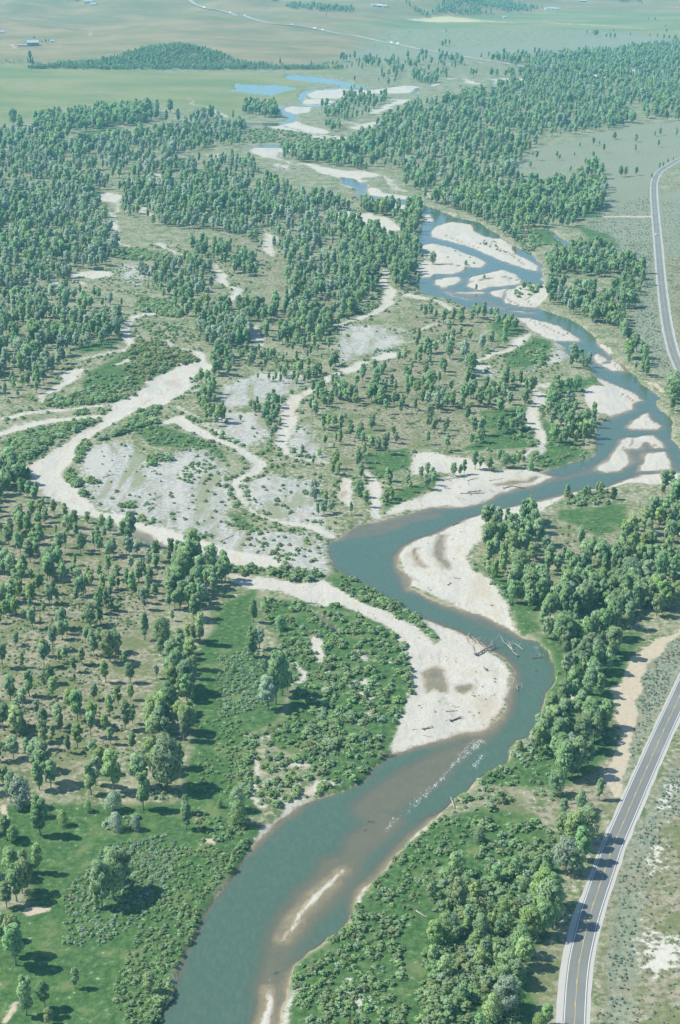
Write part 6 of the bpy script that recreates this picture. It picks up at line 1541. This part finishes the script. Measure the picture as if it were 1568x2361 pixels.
W = M
LOGS = [
    (8, (628, 262), (722, 215), 0.75, "dead_wood", "great grey uprooted trunk at the tip of the lower gravel bar", True, 5, 0.3, 1.2, .45),
    (8, (660, 250), (588, 168), 0.42, "pale_wood", "longest bleached log of the fan behind the great trunk", True, 4, 0.2, 0.2, .3), (8, (672, 246), (610, 172), 0.36, "pale_wood", "second bleached log of the fan behind the great trunk", False, 3, 0.2, 0.4, .3), (8, (684, 240), (640, 192), 0.34, "dead_wood", "short grey log of the fan behind the great trunk", False, 4, 0.3, 0.5, .4),
    (8, (640, 258), (582, 180), 0.3, "dead_wood", "thin grey log on the left side of the fan", False, 3, 0.1, 0.2, .3),
    (8, (800, 236), (752, 195), 0.42, "pale_wood", "bleached tree top stranded in midstream at the bend", True, 6, 0.3, 0.5, .5), (8, (798, 236), (780, 196), 0.3, "pale_wood", "thin bleached log beside the stranded tree top", False, 5, 0.35, 0.5, .4), (8, (822, 262), (796, 240), 0.45, "dead_wood", "grey root mass breaking the current at the bend", True, 2, 0.35, 0.2, .3), (8, (848, 232), (806, 205), 0.3, "pale_wood", "slanting pale snag nearest the outer bank channel", False, 5, 0.25, 0.4, .45),
    (8, (895, 270), (938, 266), 0.42, "dark_wood", "dark waterlogged log awash near the outer bank", True, 2, 0.12, 0.0, .2), (8, (903, 330), (915, 325), 0.28, "dark_wood", "small snag tip awash below the bend", False, 2, 0.1, 0.3, .5), (8, (820, 418), (818, 396), 0.40, "dead_wood", "root snag standing in the shallows off the bar", True, 3, 0.3, 0.6, .5), (8, (846, 410), (838, 392), 0.22, "dead_wood", "thin leaning snag beside the root snag", False, 1, 0.2, 0.8, .3),
    (8, (680, 330), (664, 318), 0.55, "dark_wood", "dark root wad on the pale knoll of the bar", True, 2, 0.1, 0.0, .4), (8, (718, 382), (710, 378), 0.32, "dark_wood", "lower of two small stumps above the pools", True, 0, 0, 0, .2), (8, (718, 369), (706, 364), 0.34, "dark_wood", "upper of two small stumps above the pools", True, 1, 0, 0, .3), (8, (622, 448), (606, 440), 0.34, "dark_wood", "curved dark stump beside the small pool", True, 1, 0, 0, .3), (8, (620, 432), (610, 431), 0.26, "dark_wood", "small dark snag just above the curved stump", False, 1, 0, 0, .3),
    (8, (442, 524), (434, 516), 0.36, "dead_wood", "squat stump on the west half of the lower bar", True, 1, 0, 0, .4), (8, (494, 522), (546, 519), 0.34, "dead_wood", "long grey log lying across the middle of the bar", True, 4, 0.05, 0.0, .25), (8, (510, 566), (565, 548), 0.55, "dark_wood", "dark double root mass in the middle of the bar", True, 5, 0.1, 0.2, .3), (8, (592, 523), (610, 523), 0.22, "dark_wood", "short dark stick east of the long grey log", False, 0, 0, 0, .2), (8, (530, 505), (556, 498), 0.18, "dead_wood", "thin stick north of the long grey log", False, 1, 0, 0, .3),
    (8, (385, 604), (430, 592), 0.48, "dead_wood", "forked grey snag near the lower edge of the bar", True, 5, 0.1, 0.4, .4), (8, (335, 605), (358, 602), 0.24, "dead_wood", "short log left of the forked grey snag", False, 1, 0, 0, .2), (8, (385, 628), (425, 634), 0.22, "dead_wood", "crossed thin sticks below the forked snag", False, 3, 0, 0, .4), (8, (675, 464), (672, 456), 0.24, "dark_wood", "tiny stump alone on the east half of the bar", True, 0, 0, 0, .2),
    (8, (195, 724), (262, 718), 0.6, "dark_wood", "dark log jutting from the left bank at the bar end", True, 2, 0.2, 0.1, .2), (8, (530, 972), (512, 915), 0.3, "pale_wood", "pale leaning pole on the right bank", False, 2, 0.3, 0.9, .2), (8, (1068, 950), (1166, 934), 0.34, "dead_wood", "long fallen trunk in the grass by the road", True, 3, 0.1, 0.1, .2), (8, (1060, 940), (1120, 945), 0.26, "pale_wood", "shorter bleached trunk beside the long fallen one", False, 2, 0.1, 0.0, .2), (8, (928, 878), (950, 893), 0.28, "pale_wood", "pale log in the brush below the bend", False, 1, 0.1, 0.2, .2),
    (8, (704, 32), (692, 28), 0.34, "dark_wood", "dark stump near the tip of the right point bar", True, 0, 0, 0, .2), (6, (500, 880), (515, 868), 0.36, "dark_wood", "root wad beside the groove in the right point bar", True, 2, 0, 0.1, .4), (6, (530, 846), (560, 850), 0.30, "dead_wood", "grey log on the neck of the right point bar", True, 2, 0, 0, .3), (6, (412, 899), (428, 901), 0.24, "dark_wood", "small dark log low on the right point bar", False, 1, 0, 0, .3), (6, (522, 600), (552, 582), 0.45, "dead_wood", "grey log at the water edge where the bar begins", True, 3, 0.1, 0.1, .3),
    (6, (560, 458), (670, 452), 0.45, "dead_wood", "long grey drift log in the middle of the north bar", True, 6, 0.1, 0.1, .22), (6, (590, 452), (655, 444), 0.34, "dark_wood", "dark drift log above the long grey one", False, 4, 0.1, 0.3, .3), (6, (690, 438), (720, 446), 0.30, "dead_wood", "curved log at the end of the north bar", False, 1, 0, 0, .3), (6, (755, 430), (800, 418), 0.45, "dead_wood", "brushy snag on the thin spit of the north bar", True, 5, 0.1, 0.2, .4), (6, (795, 420), (860, 428), 0.34, "dark_wood", "dark log along the thin spit of the north bar", False, 4, 0.1, 0.1, .3), (6, (540, 474), (552, 486), 0.28, "dead_wood", "small snag at the foot of the north bar", True, 2, 0, 0.2, .5), (6, (565, 479), (588, 482), 0.22, "dead_wood", "short stick right of the small snag", False, 1, 0, 0, .2),
    (6, (470, 365), (555, 392), 0.42, "pale_wood", "straight bleached log across the jam behind the bar", True, 2, 0.4, 0.2, .2), (6, (480, 395), (540, 385), 0.34, "pale_wood", "low bleached log of the jam behind the bar", False, 3, 0.1, 0.2, .3), (6, (495, 372), (560, 378), 0.34, "dead_wood", "grey log crossing the jam behind the bar", True, 3, 0.3, 0.0, .3), (6, (478, 382), (520, 402), 0.3, "dead_wood", "short grey log at the front of the jam", False, 2, 0.2, 0.0, .3), (6, (485, 430), (515, 434), 0.40, "dark_wood", "dark stump left of the bar beside the trees", True, 1, 0, 0, .3), (6, (590, 398), (640, 385), 0.28, "dead_wood", "slim log right of the jam", False, 3, 0, 0, .3), (6, (690, 396), (760, 384), 0.28, "dead_wood", "drift pole along the upper edge of the north bar", False, 3, 0, 0, .3), (6, (930, 350), (900, 345), 0.5, "dark_wood", "dark heap of drift at the upstream end of the bar", True, 4, 0.2, 0.1, .4),
    (10, (352, 490), (408, 525), 0.34, "pale_wood", "pale log lying in the brush of the lower right bank", True, 2, 0.5, 0.2, .2), (9, (1370, 850), (1425, 845), 0.28, "pale_wood", "white log in the brush at the bottom bank", False, 2, 0.5, 0.2, .3), (9, (1260, 764), (1286, 754), 0.22, "dark_wood", "slim log awash in the bottom riffle", False, 1, 0.15, 0.2, .3), (10, (135, 62), (160, 66), 0.3, "dark_wood", "dark snag awash in the middle of the riffle", True, 2, 0.15, 0.1, .4), (10, (110, 104), (132, 100), 0.22, "dark_wood", "small log awash below the dark snag", False, 1, 0.1, 0.0, .3),
    (5, (680, 545), (720, 508), 0.3, "dead_wood", "old grey log on the cobble flat", False, 3, 0.1, 0.1, .3), (5, (1010, 680), (1085, 645), 0.3, "dead_wood", "long old log at the edge of the cobble flat", False, 2, 0.1, 0.1, .2), (5, (1400, 960), (1470, 968), 0.42, "dead_wood", "dark drift tangle in the dry channel", True, 5, 0.1, 0.2, .3), (5, (470, 385), (530, 370), 0.3, "dead_wood", "old log in the upper cobble flat", False, 2, 0.1, 0.0, .3), (5, (690, 485), (745, 470), 0.3, "dead_wood", "old log right of the middle of the cobble flat", False, 2, 0.1, 0.0, .3),
    (4, (600, 400), (625, 388), 0.45, "dead_wood", "snag at the head of the midstream bar", True, 3, 0.1, 0.3, .4), (4, (770, 540), (800, 545), 0.5, "dead_wood", "snag in the riffle below the braided bars", True, 4, 0.2, 0.3, .4), (4, (845, 548), (880, 552), 0.4, "pale_wood", "pale drift log on the thin bar in the riffle", True, 3, 0.2, 0.2, .3),
]
for k, (tile, a, b, rad, mt, lab, rt, nb, lf, rs, bl) in enumerate(LOGS):
    log_thing("driftwood_log", tile, a, b, rad * 0.78, M[mt], lab, "log", None, rt, nb, lf, rs, 40 + k, bl)

# the tall bare tree on the right bank
x, y = G(6, [(880, 556)])[0]
dead = link(bpy.data.objects.new("dead_tree", None)); dead.location = (x, y, seat(x, y))
H = 17.0
rr = np.random.default_rng(5)
Geo().tube([(0, 0, -0.3), (0.1, 0, 3), (0.0, 0.1, 7), (0.25, 0, 11), (0.3, 0.1, H)], [0.55, 0.38, 0.30, 0.18, 0.04], 8).obj("trunk", M["dead_wood"], dead, True)
for k in range(34):
    z0 = rr.uniform(6.5, 15.5); a = rr.uniform(0, 6.28); ln = rr.uniform(1.4, 3.6) * (1.15 - abs(z0 - 11) / 12)
    d = np.array([math.cos(a) * 0.55, math.sin(a) * 0.55, 0.9]); s = np.array([0.2, 0.05, z0])
    ge = Geo(); ge.tube([s, s + d * ln * 0.5, s + d * ln * np.array([0.95, 0.95, 1.15])], [0.10, 0.07, 0.02], 4)
    for q in range(5):
        e = s + d * ln * rr.uniform(0.3, 0.95); w = np.array([rr.uniform(-1, 1), rr.uniform(-1, 1), rr.uniform(0.2, 1.2)]) * 0.9
        ge.tube([e, e + w], [0.045, 0.015], 3)
    ge.obj("branch", M["pale_wood"], dead)
tag(dead, "tall bare pale dead tree on the edge of the right gravel bar", "dead tree")

# dark spruces
SP = [(1, 140, 292, 252, "left spruce below the far barn"), (1, 150, 294, 262, "right spruce below the far barn"), (1, 128, 290, 262, "smallest spruce below the far barn"), (1, 932, 250, 226, "lone spruce on the crest of the wooded bluff"), (1, 1433, 302, 276, "spruce at the right foot of the bluff"), (1, 1530, 298, 280, "spruce farther right beyond the bluff"), (2, 80, 285, 264, "left spruce of the pair by the far grove"), (2, 92, 282, 260, "right spruce of the pair by the far grove"), (2, 1395, 18, 2, "spruce at the foot of the far right hill"), (2, 185, 250, 242, "tiny spruce on the far grassland"),
      (1, 318, 292, 272, "small spruce in the scrub left of the bluff"), (1, 1290, 290, 262, "spruce among the trees right of the bluff"), (1, 1362, 16, 2, "spruce in the strip at the top of the picture"), (1, 1325, 30, 10, "left spruce of the strip at the top"), (1, 1502, 72, 56, "spruce below the strip at the top")]
for k, (tile, fx_, fy_, ty_, lab) in enumerate(SP):
    x, y = G(tile, [(fx_, fy_)])[0]
    h = (fy_ - ty_) / 2.0 / scale_at(x, y)
    root = link(bpy.data.objects.new("spruce_tree", None)); root.location = (x, y, seat(x, y) - 0.1); root.scale = (h * 1.1, h * 1.1, h); root.rotation_euler = (0, 0, k * 1.3)
    link(bpy.data.objects.new("crown", spruce_crowns[k % 2]), root); link(bpy.data.objects.new("trunk", spruce_trunk), root)
    tag(root, "dark " + lab, "tree")

# ------------------------------------------------------------------ vehicles


def wheel(parent, x, y, r=0.36, w=0.24):
    a = np.linspace(0, 2 * math.pi, 17)[:-1]
    g = Geo(); g.tube([(x - w / 2, y, r), (x + w / 2, y, r)], [r, r], 14)
    t = g.obj("wheel", M["rubber"], parent)
    s = 1 if x > 0 else -1
    g = Geo(); g.tube([(x + s * w * 0.3, y, r), (x + s * (w / 2 + 0.015), y, r)], [r * 0.6, r * 0.55], 12)
    g.obj("rim", M["chrome"], t)


def loft(sections):
    """closed body through rectangular sections (y, half width low, half width high, z low, z high)"""
    v, f = [], []
    for (yy, wl_, wh, z0, z1) in sections:
        zm = z0 + (z1 - z0) * 0.55
        v += [(-wl_, yy, z0), (wl_, yy, z0), (wl_ * 1.03, yy, zm), (wh, yy, z1), (-wh, yy, z1), (-wl_ * 1.03, yy, zm)]
    n = len(sections)
    for i in range(n - 1):
        for k in range(6):
            k2 = (k + 1) % 6
            f.append((i * 6 + k, i * 6 + k2, (i + 1) * 6 + k2, (i + 1) * 6 + k))
    f.append(tuple(range(5, -1, -1))); f.append(tuple(range((n - 1) * 6, n * 6)))
    return v, f


def car(loc, rz, label):
    root = link(bpy.data.objects.new("car", None)); root.location = loc; root.rotation_euler = (0, 0, rz)
    v, f = loft([(-2.35, .78, .72, .45, .80), (-2.2, .90, .84, .32, 1.02), (-0.9, .93, .88, .28, 1.08), (1.2, .93, .88, .28, 1.05), (2.1, .90, .80, .32, .98), (2.38, .74, .66, .42, .78)])
    b = Geo().add(v, f).obj("body", M["white_car"], root)
    v, f = loft([(-2.15, .80, .60, 1.0, 1.25), (-1.75, .82, .66, 1.0, 1.68), (0.3, .82, .66, 1.0, 1.72), (1.15, .82, .62, 1.0, 1.12)])
    Geo().add(v, f).obj("cabin", M["glass"], root)
    Geo().box((-.68, -1.85, 1.66), (.68, .35, 1.76)).obj("roof_panel", M["white_car"], root)
    for x in (-.80, .80):
        for y in (-1.45, 1.45): wheel(root, x, y)
    for x in (-.62, .62):
        Geo().box((x - .16, 2.25, .66), (x + .16, 2.385, .80)).obj("headlight", M["chrome"], root)
        Geo().box((x - .14, -2.36, .70), (x + .14, -2.25, .88)).obj("tail_lamp", M["lamp"], root)
    tag(root, label, "car")


cx_, cy2 = ground_pt(1516.5, 542)
k = int(np.argmin(np.hypot(ROAD[:, 0] - cx_, ROAD[:, 1] - cy2)))
d = ROAD[k + 1] - ROAD[k - 1]; d = d / np.hypot(*d); nn = np.array([d[1], -d[0]])
p = ROAD[k] - nn * 1.75
car((p[0], p[1], 0.222), math.atan2(d[1], d[0]) - math.pi / 2 + math.pi, "white car driving down the left lane of the far road")


def truck(loc, rz, label, long=9.0):
    root = link(bpy.data.objects.new("truck", None)); root.location = loc; root.rotation_euler = (0, 0, rz); root.scale = (1.15, 1.15, 1.15)
    v, f = loft([(-long / 2, 1.2, 1.15, 0.9, 3.5), (long / 2 - 2.3, 1.2, 1.15, 0.9, 3.5)])
    Geo().add(v, f).obj("cargo_box", M["white_wall"], root)
    v, f = loft([(long / 2 - 2.2, 1.1, 1.0, 0.6, 2.6), (long / 2 - 1.0, 1.1, 0.95, 0.6, 2.5), (long / 2 - 0.5, 1.1, 1.0, 0.6, 1.5), (long / 2 + 0.2, 1.05, 0.9, 0.6, 1.4)])
    Geo().add(v, f).obj("cab", M["white_car"], root)
    for x in (-1.0, 1.0):
        for y in (-long / 2 + 1.6, long / 2 - 1.2): wheel(root, x, y, 0.5, 0.3)
    tag(root, label, "truck")


TRK = [(470, 19, "truck farthest up the distant highway", 14), (529, 31, "second white truck from the top of the distant highway", 10), (557, 37.5, "white truck just below the second one on the highway", 10), (672, 59.5, "white truck above the bluff on the distant highway", 10), (724, 67.5, "white truck right of the bluff on the distant highway", 12), (741, 72, "pale truck close behind another right of the bluff", 9), (905, 100, "left of two white trucks in the middle of the distant highway", 10), (918, 103, "right of two white trucks in the middle of the distant highway", 10)]
for xd, yd, lab, ln in TRK:
    q = np.array(ground_pt(xd, yd)); k = int(np.argmin(np.hypot(FARROAD[:, 0] - q[0], FARROAD[:, 1] - q[1]))); k = min(max(k, 1), len(FARROAD) - 2)
    d = FARROAD[k + 1] - FARROAD[k - 1]
    truck((FARROAD[k, 0], FARROAD[k, 1], float(ground_z(*FARROAD[k])) + 1.1), math.atan2(d[1], d[0]) - math.pi / 2, lab, ln)

# ------------------------------------------------------------------ buildings


def house(xd, yd, w, l, eave, ridge, rz, label, wall="white_wall", roof="roof_metal", name="house", cat="house", nwin=3):
    x, y = ground_pt(xd, yd)
    root = link(bpy.data.objects.new(name, None)); root.location = (x, y, seat(x, y) - 0.4); root.rotation_euler = (0, 0, rz)
    v = [(-l / 2, -w / 2, 0), (l / 2, -w / 2, 0), (l / 2, w / 2, 0), (-l / 2, w / 2, 0), (-l / 2, -w / 2, eave), (l / 2, -w / 2, eave), (l / 2, w / 2, eave), (-l / 2, w / 2, eave), (-l / 2, 0, ridge), (l / 2, 0, ridge)]
    f = [(0, 1, 5, 4), (2, 3, 7, 6), (1, 2, 6, 9, 5), (3, 0, 4, 8, 7), (4, 5, 9, 8), (6, 7, 8, 9)]
    Geo().add(v, f).obj("wall", M[wall], root)
    o = 0.6; e = (ridge - eave) / (w / 2) * o; th = 0.35
    v = []
    for zz in (0.05, th):
        v += [(-l / 2 - o, -w / 2 - o, eave - e + zz), (l / 2 + o, -w / 2 - o, eave - e + zz), (l / 2 + o, 0, ridge + zz), (-l / 2 - o, 0, ridge + zz), (l / 2 + o, w / 2 + o, eave - e + zz), (-l / 2 - o, w / 2 + o, eave - e + zz)]
    f = [(0, 1, 2, 3), (3, 2, 4, 5), (6, 9, 8, 7), (9, 11, 10, 8), (0, 6, 7, 1), (1, 7, 8, 2), (2, 8, 10, 4), (4, 10, 11, 5), (5, 11, 9, 3), (3, 9, 6, 0)]
    Geo().add(v, f).obj("roof", M[roof], root)
    Geo().box((-0.8, -w / 2 - 0.08, 0.3), (0.8, -w / 2 + 0.05, min(2.6, eave * 0.8))).obj("door", M["plank"], root)
    for k in range(nwin):
        cx = -l / 2 + l * (k + 0.5) / nwin
        if abs(cx) < 1.6: cx += 2.4
        Geo().box((cx - 0.7, -w / 2 - 0.06, eave * 0.45), (cx + 0.7, -w / 2 + 0.05, eave * 0.45 + 1.2)).obj("window", M["glass"], root)
    tag(root, label, cat)
    return root


house(74, 105, 24, 30, 8.5, 14, 0.35, "big dark barn on the far left grassland", "plank", "roof_metal", "barn", "barn", 2)
house(56, 106.5, 7, 34, 3.2, 4.2, 0.05, "long low shed left of the dark barn", "plank", "roof_metal", "shed", "shed", 3)
house(119, 97, 9, 11, 3.6, 6, 0.3, "small white house right of the trees by the barn")
house(1264, 21.5, 12, 20, 4, 7, 0.2, "left white house of the farm below the far wooded hill"); house(1275, 22, 14, 24, 5, 8.5, -0.1, "middle white barn of the farm below the far hill", name="barn", cat="barn"); house(1285, 22.5, 12, 18, 4, 7, 0.1, "right white house of the farm below the far hill")
house(866, 13.5, 12, 24, 4, 7, 0.1, "left ranch house in the far hills at the top"); house(876, 15, 10, 16, 4, 6.5, 0.4, "middle ranch shed in the far hills at the top", "plank", "white_wall", "shed", "shed"); house(888, 16, 12, 18, 4, 7, -0.2, "right ranch house in the far hills at the top")
house(203, 9, 14, 30, 4.5, 8, 0.1, "left ranch house at the top left"); house(215, 11, 11, 18, 4, 6.5, -0.3, "right ranch house at the top left"); house(1165, 41, 8, 12, 3.5, 6, 0.2, "tiny white cabin below the far wooded hill"); house(2, 76, 10, 16, 4, 7, 0.2, "small pale cabin at the left edge of the picture")
house(1344, 4, 12, 28, 4, 7, 0.0, "dark roofed house at the top right", "plank"); house(632, 2, 12, 22, 4, 7, 0.2, "brown house beside the wood at the top", "plank"); house(964, 51, 7, 12, 3.2, 5.5, 0.0, "white shed at the right end of the yellow field")

# the bridge over the upper river
a = np.array(ground_pt(1326, 172)); b = np.array(ground_pt(1403, 184))
d = b - a; Ln = float(np.hypot(*d)); rz = math.atan2(d[1], d[0])
br = link(bpy.data.objects.new("bridge", None)); br.location = (a[0], a[1], 0.0); br.rotation_euler = (0, 0, rz)
Geo().box((-6, -6.0, 3.6), (Ln + 6, 6.0, 4.3)).obj("deck", M["concrete"], br)
for yy in (-4.4, 4.4):
    Geo().box((-2, yy - 0.4, 1.9), (Ln + 2, yy + 0.4, 3.598)).obj("girder", M["dead_wood"], br)
for yy in (-5.8, 5.8):
    g = Geo().box((-6, yy - 0.15, 4.302), (Ln + 6, yy + 0.15, 5.4)); g.obj("railing", M["concrete"], br)
for k in range(1, 5):
    g = Geo(); xx = Ln * k / 5
    g.box((xx - 0.8, -5.5, 1.1), (xx + 0.8, 5.5, 1.898))
    for yy in (-4.2, 0, 4.2): g.tube([(xx, yy, -4), (xx, yy, 1.1)], [0.7, 0.7], 8)
    g.obj("pier", M["concrete"], br)
tag(br, "long low concrete bridge across the distant upper river", "bridge")

# ------------------------------------------------------------------ haze: the air over the whole valley
g = Geo().box((-14000, -600, -8.0), (14000, 34000, 430.0))
hz = g.obj("haze", None)
k = NT("valley_air")
vol = k.n("ShaderNodeVolumePrincipled")
vol.inputs["Color"].default_value = (*HAZE_COLOR, 1)
vol.inputs["Density"].default_value = HAZE_DENSITY
vol.inputs["Anisotropy"].default_value = 0.0
k.t.links.new(vol.outputs[0], k.out.inputs["Volume"])
hz.data.materials.clear(); hz.data.materials.append(k.m)
tag(hz, "thin blue summer haze filling the valley air", "haze", kind="stuff")
hz.display_type = 'WIRE'
